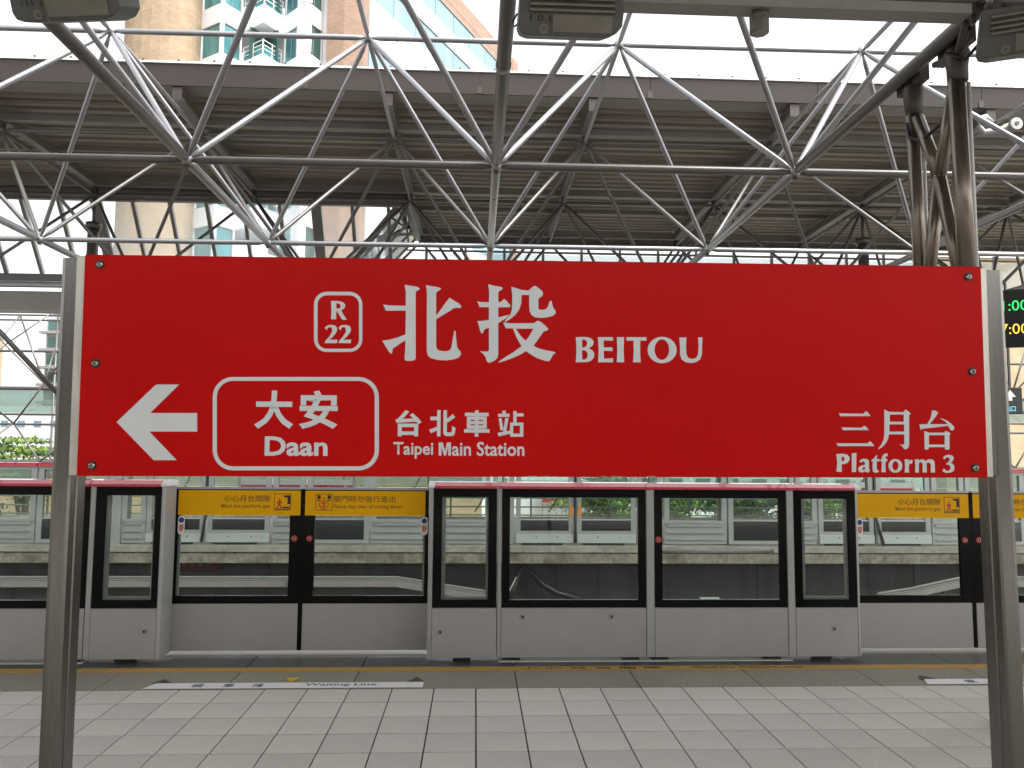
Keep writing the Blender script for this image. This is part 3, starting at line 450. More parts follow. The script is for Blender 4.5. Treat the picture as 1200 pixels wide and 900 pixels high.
# sliding doors
YD = 6.80
def circle(cx, cy, r, n=24): return [(cx+r*math.cos(2*math.pi*k/n), cy+r*math.sin(2*math.pi*k/n)) for k in range(n)]
def up_mesh(me, y): me.transform(Matrix(((1, 0, 0, 0), (0, 0, -1, y), (0, 1, 0, 0), (0, 0, 0, 1)))); return me
def icon_gap(par, x, z, s, y):
    """square icon: person stepping to a train"""
    P = [[(x, z), (x+s, z), (x+s, z+s), (x, z+s)], [(x+.03*s, z+.03*s), (x+.97*s, z+.03*s), (x+.97*s, z+.97*s), (x+.03*s, z+.97*s)]]
    q = lambda L: [(x+a*s, z+b*s) for a, b in L]
    new_obj('icon_outline', up_mesh(poly_mesh('icon_outline', P, .0002), y), par, [m_ink])
    train = [q([(.58, .9), (.97, .9), (.97, .38), (.80, .38), (.80, .76), (.58, .80)]), q([(.06, .05), (.94, .05), (.94, .10), (.06, .10)]), q([(.52, .14), (.94, .14), (.94, .22), (.52, .22)])]
    new_obj('train_symbol', up_mesh(poly_mesh('train_symbol', train, .0002), y), par, [m_ink])
    man = [circle(x+.33*s, z+.66*s, .06*s, 12), q([(.27, .58), (.38, .58), (.50, .44), (.46, .40), (.37, .48), (.38, .36), (.48, .14), (.42, .12), (.32, .30), (.22, .12), (.14, .14), (.25, .36), (.26, .46), (.18, .40), (.15, .45)])]
    new_obj('person_symbol', up_mesh(poly_mesh('person_symbol', man, .0002), y), par, [m_inkred])
def icon_close(par, x, z, s, y):
    P = [[(x, z), (x+s, z), (x+s, z+s), (x, z+s)], [(x+.03*s, z+.03*s), (x+.97*s, z+.03*s), (x+.97*s, z+.97*s), (x+.03*s, z+.97*s)]]
    q = lambda L: [(x+a*s, z+b*s) for a, b in L]
    new_obj('icon_outline', up_mesh(poly_mesh('icon_outline', P, .0002), y), par, [m_ink])
    L = [q([(.10, .68), (.30, .68), (.30, .92), (.10, .92)]), q([(.72, .68), (.92, .68), (.92, .92), (.72, .92)]), q([(.08, .56), (.28, .56), (.28, .62), (.08, .62)]), q([(.72, .56), (.92, .56), (.92, .62), (.72, .62)]), circle(x+.5*s, z+.74*s, .05*s, 10)]
    new_obj('door_symbol', up_mesh(poly_mesh('door_symbol', L, .0002), y), par, [m_ink])
    ring = [circle(x+.5*s, z+.34*s, .29*s), circle(x+.5*s, z+.34*s, .24*s)]
    new_obj('prohibition_ring', up_mesh(poly_mesh('prohibition_ring', ring, .0002), y), par, [m_inkred])
    man = [q([(.42, .50), (.52, .54), (.60, .44), (.56, .34), (.64, .18), (.58, .15), (.50, .28), (.42, .24), (.32, .30), (.30, .26), (.44, .16), (.48, .36), (.40, .42), (.34, .36)])]
    new_obj('person_symbol', up_mesh(poly_mesh('person_symbol', man, .0002), y), par, [m_inkred])
def door(c, side, label, lb2=None):
    """c: meeting line; side -1 left leaf, +1 right leaf"""
    W = 1.045
    a, b = (c-.018-W, c-.018) if side < 0 else (c+.018, c+.018+W)
    t = thing('sliding_door', label, 'sliding door', (a, YD, 0), 'sliding platform doors')
    m = MB().box(.002 if side > 0 else 0, W, .0, .045, .035, .418); m.obj('lower_panel', m_psd, t, .003)
    fl, fr = (.028, .088) if side < 0 else (.085, .030)
    zb = .418
    frame_mb(0, W, zb+.001, 1.365, fl, fr, .063, .008, 0, .03).obj('window_frame', m_psdb, t)
    MB().box(fl, W-fr, .012, .018, zb+.064, 1.15).obj('glass_pane', m_glass, t)
    sx0, sx1 = (.028, W-.002) if side < 0 else (.002, W-.03)
    sg = MB().box(sx0, sx1, -.004, .0, 1.150, 1.357).obj('warning_sign', m_yellow, t)
    MB().box(0, W, 0, .04, 1.366, 1.385).obj('top_rail', m_psdl, t)
    # dark rubber meeting edge
    e0, e1 = (W, W+.017) if side < 0 else (-.017, 0)
    MB().box(e0, e1, .002, .045, .035, 1.372).obj('edge_seal', m_psdb, t)
    tr0, tr1 = (fl, fl+.018) if side < 0 else (W-fr-.018, W-fr)
    MB().box(tr0, tr1, .02, .04, zb+.064, 1.15).obj('inner_trim', m_psdl, t)
    y = -.0048
    if side < 0:
        wall_text('lettering', '小心月台間隙', .405, 1.262, .790, 1.318, y, m_ink, sg, .004)
        wall_m('lettering', .385, 1.2135, .411, 1.2425, y, m_ink, sg); wall_text('lettering', 'ind the platform gap', .418, 1.205, .790, 1.243, y, m_ink, sg, .0)
        icon_gap(sg, .822, 1.192, .140, y)
    else:
        wall_text('lettering', '關門時勿強行進出', .240, 1.262, .760, 1.318, y, m_ink, sg, .0)
        wall_text('lettering', 'Please stay clear of closing doors', .240, 1.203, .820, 1.243, y, m_ink, sg, .0)
        icon_close(sg, .088, 1.192, .140, y)
    kx = W-.045 if side < 0 else .045
    lock(t, kx, 0, .958)
    # pill shaped safety sticker near the jamb
    sx = .060 if side < 0 else W-.036
    def pill(x, z, w_, h_): 
        P = []
        for k in range(13): A = math.pi*k/12; P.append((x+w_/2*math.cos(A), z+h_/2-w_/2+w_/2*math.sin(A)))
        for k in range(13): A = math.pi+math.pi*k/12; P.append((x+w_/2*math.cos(A), z-h_/2+w_/2+w_/2*math.sin(A)))
        return P
    st = new_obj('safety_sticker', up_mesh(poly_mesh('safety_sticker', [pill(sx, 1.065, .056, .155)], .0003), -.0045), t, [m_white])
    new_obj('sticker_top', up_mesh(poly_mesh('sticker_top', [circle(sx, 1.108, .023, 14)], .0002), -.0055), st, [m_navy])
    new_obj('sticker_hand', up_mesh(poly_mesh('sticker_hand', [[(sx-.02, 1.06), (sx-.012, 1.075), (sx+.005, 1.07), (sx+.018, 1.078), (sx+.021, 1.04), (sx+.008, 1.015), (sx-.008, 1.012), (sx-.02, 1.035)]], .0002), -.0055), st, [m_sky_panel])
    return t
door(DOORC[1], -1, 'left leaf of the middle sliding doors with yellow platform gap warning')
door(DOORC[1], 1, 'right leaf of the middle sliding doors with yellow closing doors warning')
door(DOORC[2], -1, 'left leaf of the right sliding doors with yellow platform gap warning')
door(DOORC[2], 1, 'right leaf of the right sliding doors, mostly hidden by the right sign post')

# ================================================================= FAR SCREEN DOORS (seen from the track)
YF = 14.38
def xf(px): return (px-557.3)/922*YF*1.001  # metres along the far door line
def far_unit(kind, a, b, label):
    t = thing('far_screen_door' if kind == 'door' else 'far_screen_panel', label, 'screen door' if kind == 'door' else 'screen panel', (a, YF, 0), 'far platform screen units')
    W = b-a; f = .09 if kind != 'door' else .085
    if kind == 'P':
        frame_mb(0, W, .40, 1.36, f, f, .05, .05, 0, .08).obj('frame', m_farg, t)
        m = MB()
        m.box(.002, W-.002, .02, .08, .03, .399)
        m.box(.06, W-.06, .0, .019, .10, .13); m.box(.06, W-.06, .0, .019, .22, .25); m.box(.06, W-.06, 0, .019, .345, .39)
        m.obj('ribbed_panel', m_farg, t)
        MB().box(f, W-f, .03, .036, .45, 1.31).obj('glass_pane', m_glassf if False else m_glass, t)
    elif kind == 'D':
        frame_mb(0, W, .03, 1.36, f, f, .06, .05, 0, .08).obj('frame', m_farg, t)
        MB().box(f, W-f, .03, .036, .47, 1.31).obj('glass_pane', m_glass, t)
        MB().box(f, W-f, .02, .05, .09, .44).obj('tinted_panel', m_fard, t)
        MB().box(f, W-f, .01, .06, .44, .47).obj('transom', m_farg, t)
    else:
        frame_mb(0, W, .20, 1.33, f, f, .06, .05, 0, .06).obj('frame', m_farg, t)
        MB().box(f, W-f, .025, .031, .47, 1.28).obj('glass_pane', m_glass, t)
        MB().box(f, W-f, .015, .045, .26, .45).obj('tinted_panel', m_fard, t)
        MB().box(f, W-f, .01, .05, .45, .47).obj('transom', m_farl, t)
        MB().box(.0, W, -.03, .06, .045, .198).obj('lower_panel', m_farl, t, .004)
        for fx in (W*.35, W*.72): MB().tube([(fx, -.036, .15), (fx, -.03, .15)], .012, 8).obj('screw', m_black, t)
        MB().box(W*.1, W*.8, -.02, .06, .012, .04).obj('slide_shoe', m_black, t)
    if kind in 'PD':
        MB().prism([(-.03, 1.365), (-.03, 1.40), (0, 1.425), (.12, 1.43), (.16, 1.40), (.16, 1.365)], 'x', 0, W).obj('cap', m_cap, t)
    else:
        MB().box(0, W, 0, .05, 1.331, 1.355).obj('top_rail', m_farl, t)
    return t
FU = [('D', -120, -48, 'left of the sign post, dark lower pane, cut by the photo edge'), ('P', -46, 61, 'ribbed far panel left of the left sign post'), ('D', 63, 141, 'dark based far panel seen through the narrow left panel'), ('P', 157, 184, 'slim ribbed far panel beside the grey far column'),
      ('door', 185, 250, 'far door leaf left of the slanted black gap, behind the platform gap warning'), ('door', 253, 323, 'far door leaf right of the slanted black gap, behind the platform gap warning'), ('P', 326, 362, 'slim ribbed far panel behind the middle door meeting edge'),
      ('D', 365, 436, 'dark based far panel behind the closing doors warning'), ('P', 438, 575, 'longest ribbed far panel behind the right middle leaf'), ('P', 578, 603, 'slim ribbed far panel at the left rim of the wide middle panel'),
      ('door', 605, 672, 'far door leaf with orange sticker left of the meeting line, seen through the wide middle panel'), ('door', 676, 745, 'far door leaf with orange sticker right of the meeting line, seen through the wide middle panel'), ('P', 747, 776, 'slim ribbed far panel behind the mullion right of the wide middle panel'),
      ('P', 779, 853, 'ribbed far panel seen left in the push bar panel'), ('D', 855, 934, 'dark based far panel seen right in the push bar panel'), ('P', 936, 961, 'slim ribbed far panel in the narrow panel below the platform number'), ('door', 963, 1029, 'far door leaf left of the drooping black seal, right doorway'),
      ('door', 1033, 1098, 'far door leaf right of the drooping black seal, right doorway'), ('P', 1101, 1140, 'ribbed far panel at the right sign post'), ('D', 1142, 1215, 'dark based far panel beyond the right sign post'), ('P', 1217, 1330, 'ribbed far panel outside the right photo edge')]
far = {}
for k, a, b, lb in FU: far[a] = far_unit(k, xf(a), xf(b), lb)
for a, fx in ((605, xf(672)-xf(605)-.07), (676, .02)):
    MB().box(fx, fx+.05, -.012, -.002, .52, .72).obj('orange_sticker', m_orange, far[a])
for px, lb in ((149.5, 'thick grey far column between the far panels left of centre'), (856, 'slim grey far post in the push bar panel')):
    x = xf(px); tag(MB().box(x-.11, x+.11, YF-.02 if px < 200 else YF+.3, YF+.42, 0, 2.2 if px < 200 else 1.4).obj('square_post', m_farg), lb, 'post')
# black rubber seals hanging in the far door gaps
for px, lb, sl_ in ((251.5, 'black seal slanting between far doors behind the gap warning sign', -.05), (674, 'straight black seal between the far doors with orange stickers', .0), (1031, 'drooping black seal between the far doors of the right doorway', .12)):
    x = xf(px); tag(MB().tube([(x, YF+.0, 1.33), (x, YF-.01, .55), (x+sl_*.6, YF-.03, .25), (x+sl_, YF-.05, .05)], .028, 6).obj('door_seal', m_black), lb, 'door seal', 'seals between far doors')

# far platform rear: railing, frosted panels, lattice wall
t = thing('rear_railing', 'green painted three bar railing along the back of the far platform', 'railing')
for z in (.10, .30, .52, .80): MB().tube([(-24, 19.8, z), (26, 19.8, z)], .018, 6).obj('rail_bar', m_green, t)
for x in range(-23, 27, 2): MB().tube([(x+.4, 19.8, 0), (x+.4, 19.8, .82)], .022, 6).obj('post', m_green, t)
MB().box(-24, 26, 19.76, 19.84, 0, .06).obj('kerb', m_concl, t)
t = thing('lattice_wall', 'open silver tube lattice wall with green glass bands behind the far platform', 'lattice wall')
YW = 22.0
chord_me = {}
def wtube(nm, p, q, r): MB().tube([p, q], r, 8).obj(nm, m_tubed, t)
for z, r in ((1.29, .06), (2.31, .03), (2.58, .03), (3.29, .05), (4.31, .035), (5.17, .028), (5.31, .028), (5.50, .028)):
    wtube('rail', (-24, YW, z), (26, YW, z), r)
wx = [-24+2.05*k for k in range(25)]
for k, x in enumerate(wx):
    wtube('mullion', (x+.17, YW, -4), (x+.17, YW, 5.5), .028)
    if k % 1 == 0:
        n1 = (x+.17, YW-.5, 3.39); n0 = (x+.17, YW-.5, 1.32)
        wtube('brace', n1, (x-.85, YW, 5.3), .026); wtube('brace', n1, (x+1.2, YW, 5.3), .026)
        wtube('brace', n1, (x-.85, YW, 2.33), .024); wtube('brace', n1, (x+1.2, YW, 2.33), .024)
        n2 = (x+1.2, YW-.6, 4.4); wtube('brace', n1, (x+.17, YW-.1, 4.31), .02); wtube('brace', n2, (x+.17, YW, 5.5), .02); wtube('brace', n2, (x+2.2, YW, 5.5), .02); wtube('brace', n2, n1, .022); wtube('brace', n2, (x+2.22, YW-.5, 3.39), .022)
        wtube('brace', n0, (x-.85, YW, 2.33), .024); wtube('brace', n0, (x+1.2, YW, 2.33), .024); wtube('brace', n0, (x-.6, YW, 0), .02)
for k, (xa, xb) in enumerate(zip(wx, wx[1:])):
    for z0, z1 in ((.72, 1.24), (2.62, 3.24)): MB().box(xa+.2, xb+.14, YW+.03, YW+.04, z0, z1).obj('glass_pane', m_glassf, t)

# red direction boards on the far platform
for a, b, lb, arrow in ((-4.95, -2.60, 'low red and white direction board with arrow on far platform behind closing doors sign', True), (8.3, 9.6, 'low red board on far platform behind the right platform gap warning', False)):
    t = thing('direction_board', lb, 'direction board', (0, 0, 0))
    boxo('red_panel', (a, b, 17.0, 17.04, .40, .94), mat('far_board_red', (.55, .02, .03), .4), t)
    boxo('white_panel', (a, b, 17.0, 17.04, .942, 1.06), m_white, t)
    for x in (a-.03, b+.03): MB().box(x-.03, x+.03, 16.99, 17.05, 0, 1.1).obj('leg', m_steel2, t)
    if arrow:
        wall_text('lettering', '淡水', -3.15, .83, -2.93, .91, 16.998, m_white, t, .02)
        wall_text('lettering', 'Tamsui', -3.5, .82, -3.2, .88, 16.998, m_white, t, .01)
        A = [(-2.87, .855), (-2.87, .885), (-2.74, .885), (-2.80, .93), (-2.75, .93), (-2.67, .87), (-2.75, .81), (-2.80, .81), (-2.74, .855)]
        new_obj('arrow', up_mesh(poly_mesh('arrow', [A], .0005), 16.998), t, [m_white])
t = thing('yellow_notice', 'small yellow notice on a post on the far platform beside the left sign post', 'notice')
boxo('plate', (-8.14, -7.77, 16.2, 16.23, .75, 1.13), m_yellow, t); boxo('post', (-7.98, -7.93, 16.232, 16.28, 0, 1.0), m_farg, t)
# ================================================================= SPACE FRAME
A_, NX, NY = 3.0, .172, 7.561
ZB, ZTOP = 4.484, 6.584
def dz(x, y): return .004*x-.006*(y-11)
def Bn(i, j): x, y = NX+i*A_, NY+j*A_; return Vector((x, y, ZB+dz(x, y)))
def Tn(i, j): x, y = NX+(i+.5)*A_, NY+(j+.5)*A_; return Vector((x, y, ZTOP+dz(x, y)))
tcache = {}
def member(nm, p, q, r, m, parent, tip=.10):
    L = round((q-p).length, 2); key = (L, r, m.name, tip)
    if key not in tcache:
        mb = MB()
        mb.tube([(0, 0, -L/2+.035), (0, 0, -L/2+.035+tip), (0, 0, L/2-.035-tip), (0, 0, L/2-.035)], r, 10, True, [r*.42, r, r, r*.42])
        me = mb.mesh(nm); me.materials.append(m); tcache[key] = me
    o = new_obj(nm, tcache[key], parent); o.location = (p+q)/2; o.rotation_mode = 'QUATERNION'; o.rotation_quaternion = (q-p).to_track_quat('Z', 'Y')
    return o
node_me = MB().ball((0, 0, 0), .058).mesh('node'); node_me.materials.append(m_tube)
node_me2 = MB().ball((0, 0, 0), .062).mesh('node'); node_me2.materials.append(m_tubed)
JB = [-1, 0, 1, 2, 3]; IB = range(-4, 5)
def okT(i, j): return not (j == 3 and i < -1) and j >= -1 and j <= 3
def okB(i, j): return not (j == 3 and i < -1)
sf_a = thing('space_frame', 'white silver tube space frame spanning the open gap above the near track', 'space frame', (0, 0, 0))
sf_b = thing('space_frame', 'shaded tube space frame carrying the ribbed roof of the far platform', 'space frame', (0, 0, 0))
def par(j): return sf_a if j < 1.2 else sf_b
for j in JB:
    for i in IB:
        if not okB(i, j): continue
        P = Bn(i, j); pr = par(j)
        o = new_obj('node', node_me, pr, (), P)
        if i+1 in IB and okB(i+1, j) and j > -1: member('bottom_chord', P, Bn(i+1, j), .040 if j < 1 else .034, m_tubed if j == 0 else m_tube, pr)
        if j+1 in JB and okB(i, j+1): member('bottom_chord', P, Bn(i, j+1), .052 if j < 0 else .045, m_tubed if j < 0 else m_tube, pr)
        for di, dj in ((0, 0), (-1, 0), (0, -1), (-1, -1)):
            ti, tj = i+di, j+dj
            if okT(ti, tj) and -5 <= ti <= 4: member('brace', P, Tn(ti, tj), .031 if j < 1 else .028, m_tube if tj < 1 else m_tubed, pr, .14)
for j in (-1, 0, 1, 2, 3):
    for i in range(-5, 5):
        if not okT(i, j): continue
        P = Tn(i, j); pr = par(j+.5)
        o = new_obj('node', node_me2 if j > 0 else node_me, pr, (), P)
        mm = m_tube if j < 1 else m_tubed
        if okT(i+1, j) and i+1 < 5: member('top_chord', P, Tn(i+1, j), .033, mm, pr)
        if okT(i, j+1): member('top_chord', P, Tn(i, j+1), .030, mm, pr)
bolt_me = MB().tube([(0, 0, -.012), (0, 0, .012)], .028, 6).mesh('node_bolt'); bolt_me.materials.append(m_dkmetal)
for j in (0, 1):
    for i in range(-3, 4): new_obj('node_bolt', bolt_me, sf_a, (), Bn(i, j)+Vector((0, 0, -.058)))
# near frame bottom chord row is heavier
for i in range(-3, 3): member('bottom_chord', Bn(i, -1), Bn(i+1, -1), .045, m_tubed, sf_a)

# ================================================================= ROOFS
def ribbed(name, x0, x1, y0, y1, z, parent, mtl, pitch=.235, h=.10):
    bm = bmesh.new(); prof = []; y = y0
    while y < y1-1e-6:
        prof += [(y, 0), (y+pitch*.46, 0), (y+pitch*.52, h), (y+pitch*.94, h)]; y += pitch
    prof.append((min(y, y1), 0))
    for a, b in zip(prof, prof[1:]):
        vs = [bm.verts.new((x, p[0], z+p[1])) for x, p in ((x0, a), (x1, a), (x1, b), (x0, b))]
        bm.faces.new(vs)
    for a in (0, 1):
        pass
    vs = [bm.verts.new(p) for p in ((x0, y0, z+h+.03), (x1, y0, z+h+.03), (x1, y1, z+h+.03), (x0, y1, z+h+.03))]; bm.faces.new(vs)
    me = bpy.data.meshes.new(name); bm.to_mesh(me); bm.free(); me.materials.append(mtl)
    return new_obj(name, me, parent)
ZD = 6.91
cr = thing('far_roof', 'brown grey ribbed steel roof over the far platform with a wide front fascia', 'roof')
ribbed('ribbed_deck', -15, 15, 11.40, 15.5, ZD, cr, m_deck)
ribbed('ribbed_deck', -1.42, 15, 15.502, 18.75, ZD, cr, m_deck)
boxo('soffit_strip', (-15, 15, 11.09, 11.398, ZD-.03, ZD+.0), m_beam, cr)
for k in range(12):   # fascia sheets with visible seams
    x0 = -15+k*2.5
    MB().prism([(11.06, 6.87), (11.085, 6.87), (11.085, 7.17), (11.02, 7.17), (11.02, 7.15)], 'x', x0+.004, x0+2.496).obj('fascia_sheet', m_fascia, cr)
    boxo('seam_cover', (x0-.035, x0+.035, 11.045, 11.058, 6.872, 7.14), m_fascia, cr)
boxo('gutter_edge', (-15, 15, 10.99, 11.2, 7.172, 7.20), m_litmetal, cr)  # white puts the sunlit top edge into the colour
for k in range(60): x = -14.8+k*.5; boxo('gutter_clip', (x, x+.025, 10.985, 11.02, 7.2005, 7.222), m_dkmetal, cr)
def ibeam_x(nm, y, z, h, wd, x0, x1, m, parent):
    mb = MB(); mb.box(x0, x1, y-wd/2, y+wd/2, z, z+.012); mb.box(x0, x1, y-.006, y+.006, z+.012, z+h-.012); mb.box(x0, x1, y-wd/2, y+wd/2, z+h-.012, z+h); return mb.obj(nm, m, parent)
for j in (1, 2, 3):
    y = NY+(j+.5)*A_; ibeam_x('purlin', y, ZTOP+.11, .13, .09, -15 if j < 3 else -1.4, 15, m_beam, cr)
for y in (11.75, 13.6): ibeam_x('purlin', y, ZTOP+.245, .06, .05, -15, 15, m_deck, cr)
ibeam_x('purlin', 16.6, ZTOP+.245, .06, .05, -1.4, 15, m_beam, cr)
for i in range(-5, 5):
    x = NX+(i+.5)*A_
    for j in ((1, 2) if i < -1 else (1, 2, 3)):
        ya = NY+(j-.5)*A_+.08 if j > 1 else 11.1; yb = NY+(j+.5)*A_-.08
        mb = MB(); mb.box(x-.065, x+.065, ya, yb, ZTOP+.10, ZTOP+.112); mb.box(x-.006, x+.006, ya, yb, ZTOP+.1125, ZTOP+.238); mb.box(x-.065, x+.065, ya, yb, ZTOP+.2385, ZTOP+.25); mb.obj('rafter', m_beam, cr)
    boxo('rafter_end_mask', (x-.07, x+.07, 11.088, 11.098, ZTOP+.09, ZTOP+.29), m_fascia, cr)  # dark plate added to cover the lit rafter end
    for j in ((1, 2) if i < -1 else (1, 2, 3)):
        y = NY+(j+.5)*A_; boxo('seat_plate', (x-.04, x+.04, y-.04, y+.04, ZTOP+.02+dz(x, y), ZTOP+.088), m_dkmetal, cr)
# closing beams where the roof ends
boxo('edge_beam', (-15, -1.45, 15.36, 15.46, 6.52, 6.72), m_beam, cr)
boxo('edge_beam', (-1.4, 15, 18.5, 18.6, 6.60, 6.70), m_beam, cr)
boxo('edge_beam', (-1.4, 15, 18.72, 18.78, 6.74, 6.98), m_beam, cr)
boxo('edge_beam', (-15, -1.45, 15.47, 15.52, 6.73, 7.05), m_beam, cr)
boxo('edge_beam', (-1.56, -1.40, 15.53, 18.70, 6.71, 7.06), m_beam, cr)
boxo('ladder_rail', (-15, -1.5, 15.30, 15.34, 6.78, 6.80), m_beam, cr)
for k in range(34): x = -14.8+k*.39; boxo('ladder_rung', (x, x+.02, 15.12, 15.3, 6.79, 6.81), m_beam, cr)
# own roof
orf = thing('near_roof', 'ribbed steel roof over the near platform above and behind the camera', 'roof')
ribbed('ribbed_deck', -15, 15, -8, 6.3, 6.95, orf, m_deck)
boxo('fascia_sheet', (-15, 15, 6.31, 6.35, 6.87, 7.18), m_fascia, orf)

# sloped glazing under the roof edge, left, and the glazed return
gl = thing('sloped_glazing', 'sloping band of roof glazing with dark mullions below the left end of far roof', 'glazing')
GY0, GZ0, GY1, GZ1 = 15.47, 6.60, 16.42, 5.26
gx = [-15+.716*k+.31 for k in range(0, 19)]
for k, (a, b) in enumerate(zip(gx, gx[1:])):
    m = MB(); v = [m.bm.verts.new(p) for p in ((a+.03, GY0, GZ0), (b-.03, GY0, GZ0), (b-.03, GY1, GZ1), (a+.03, GY1, GZ1))]; m._f(v); m.obj('glass_pane', m_glassr, gl)
for k, x in enumerate(gx):
    wd = .10 if k % 6 == 4 else .032
    m = MB(); m.prism([(GY0-.03, GZ0-.03), (GY0+.03, GZ0+.05), (GY1+.03, GZ1+.05), (GY1-.03, GZ1-.03)], 'x', x-wd, x+wd).obj('mullion', m_beam, gl)
boxo('sill_beam', (-15.2, -1.6, 16.3, 16.5, 5.05, 5.24), m_tubed, gl)
boxo('gutter_beam', (-15.2, -1.6, 15.9, 16.35, 4.42, 4.80), m_beam, gl)
MB().tube([(-15.2, 15.8, 4.92), (-1.6, 15.8, 4.92)], .06, 10).obj('gutter_pipe', m_tube, gl)
gr = thing('glazed_return', 'steep glazed end wall stepping back between the two far roof lengths', 'glazing')
def quad(nm, P, m, parent): mb = MB(); mb._f([mb.bm.verts.new(p) for p in P]); return mb.obj(nm, m, parent)
for k in range(4):
    y0, y1 = 15.6+k*.75, 15.6+(k+1)*.75-.06
    quad('glass_pane', [(-1.5, y0, 6.72), (-1.5, y1, 6.72), (-2.85, y1, 5.2), (-2.85, y0, 5.2)], m_glassr, gr)
    MB().prism([(-1.54, 6.70), (-1.48, 6.70), (-2.82, 5.2), (-2.88, 5.2)], 'y', y1+.001, y1+.04).obj('mullion', m_beam, gr)
MB().tube([(-1.5, 15.5, 6.70), (-2.95, 16.2, 5.15)], .07, 8).obj('corner_mullion', m_beam, gr)
for z, x in ((6.72, -1.48), (5.2, -2.85)): MB().tube([(x, 15.5, z), (x, 18.6, z)], .035, 8).obj('transom', m_beam, gr)
bk = thing('rear_clerestory', 'clear clerestory glazing with dark posts under the right length of far roof', 'glazing')
for k in range(0, 19):
    x = -2.2+k*.95
    MB().box(x-.03, x+.03, 18.9, 18.96, 4.9, 6.66).obj('mullion', m_beam, bk)
    boxo('glass_pane', (x+.031, x+.919, 18.92, 18.93, 4.95, 6.5), m_glassr, bk)
boxo('transom', (-2.2, 15.9, 18.86, 18.899, 6.51, 6.56), m_beam, bk)
boxo('sill_beam', (-2.2, 15.9, 18.82, 19.0, 4.72, 4.9), m_beam, bk)

# far columns
for i, lb in ((-3, 'far roof column with splayed arms at the left, beside the sloped glazing'), (2, 'far roof column with splayed arms at the right, seen past the lattice column')):
    P = Tn(i, 2); t = thing('roof_column', lb, 'column', (P.x, P.y, 0), 'columns of the far roof')
    MB().tube([(0, 0, 0), (0, 0, 5.9)], .10, 12).obj('shaft', m_tubed, t)
    MB().tube([(0, 0, 5.85), (0, 0, 5.97)], .14, 12).obj('collar', m_tubed, t)
    MB().tube([(0, 0, 5.9), (0, 0, P.z-.07)], .035, 8).obj('head_strut', m_tubed, t)
    for q in (Bn(i, 2), Bn(i+1, 2), Bn(i, 3) if i > 0 else None, Bn(i+1, 3) if i > 0 else None):
        if q: MB().tube([(0, 0, 2.2), (q.x-P.x, q.y-P.y, q.z)], .045, 8).obj('arm', m_tubed, t)

# ================================================================= NEAR LATTICE COLUMN (right)
lc = thing('lattice_column', 'stainless lattice column with crossed tubes rising behind the right end of the red sign', 'column')
XC = 3.25; ya, yb = 5.02, 5.56
zc = ZB+dz(XC, 5)
for y, dx in ((ya, .0), (yb, .0)):
    MB().tube([(XC-.01, y, zc-.28), (XC+.0, y-.02, 2.78)], .056 if y == ya else .047, 12).obj('leg', m_col, lc)
MB().tube([(XC+.075, ya, zc-.3), (XC+.08, ya, 2.78)], .013, 6).obj('conduit', m_white, lc)
MB().tube([(XC+.068, yb, zc-.3), (XC+.07, yb, 2.78)], .011, 6).obj('conduit', m_white, lc)
mid = (XC, (ya+yb)/2-.02, 3.66)
for p in ((XC, ya+.05, zc-.34), (XC, yb-.05, zc-.34), (XC-.0, ya+.03, 2.80), (XC, yb-.07, 2.80)):
    MB().tube([p, mid], .045, 10).obj('cross_brace', m_col, lc)
MB().ball(mid, .047).obj('brace_joint', m_col, lc)
MB().box(XC-.12, XC+.12, ya-.10, yb+.10, 2.70, 2.775).obj('head_plate', m_dkmetal, lc)
MB().prism([(XC-.08, 2.695), (XC+.12, 2.695), (XC+.13, 2.15), (XC+.03, 2.15)], 'y', ya-.05, ya+.40).obj('head_bracket', m_dkmetal, lc)
MB().tube([(3.325, 4.97, 2.3), (3.335, 4.97, 0)], .060, 14).obj('shaft', m_col, lc)
for y in (ya, yb):
    m = MB(); r0 = .075 if y == ya else .065
    m.tube([(XC, y, zc-.30), (XC, y, zc-.20), (XC, y, zc-.10), (XC, y, zc-.05)], .07, 8, True, [.066 if y == ya else .058, .068, r0+.008, r0-.01])
    m.box(XC-.035, XC+.035, y-.16, y+.16, zc-.09, zc+.07)
    m.obj('head_clamp', m_dkmetal, lc)
P0 = Bn(1, -1)
cl = thing('node_clamp', 'cluster of dark clamp plates and bolts at the node in the top right corner', 'clamp')
m = MB()
for k in range(7):
    a = k*.9; c = P0+Vector((.06*math.cos(a), .10*math.sin(a)+.02*k, -.01*k+.02))
    mm = Matrix.Translation(c) @ Matrix.Rotation(a*1.3, 4, 'X') @ Matrix.Rotation(a*.7, 4, 'Y')
    g = bmesh.ops.create_cube(m.bm, size=1, matrix=mm @ Matrix.Diagonal((.16, .07, .03, 1)))
m.obj('clamp_plate', m_dkmetal, cl, .004)
MB().tube([P0+Vector((.02, 0, -.05)), P0+Vector((.02, 0, -.16))], .022, 8).obj('bolt', m_dkmetal, cl)
for k in range(3):
    MB().tube([(P0.x-.06+.05*k, 4.7+.05*k, zc-.05-.02*k), (P0.x+.04, 4.95, zc-.14), (P0.x+.09-.03*k, 5.2, zc-.09)], .022, 8).obj('strap', m_dkmetal, cl)
tag(MB().tube([(XC-.02, 4.95, zc-.16), (XC+.03, 5.08, zc-.33), (XC+.01, 5.25, zc-.50), (XC-.03, 5.42, zc-.55), (XC-.05, 5.54, zc-.48), (XC-.05, 5.56, zc-.36)], .014, 8).obj('power_cable', m_black), 'black power cable looping between the two heads of the lattice column', 'cable')
tag(MB().tube([(P0.x+.05, 4.6, zc-.02), (P0.x+.10, 4.72, zc-.12), (P0.x+.06, 4.9, zc-.2), (P0.x-.02, 4.98, zc-.12)], .012, 8).obj('power_cable', m_black), 'short black power cable hooked round the corner node clamps', 'cable')
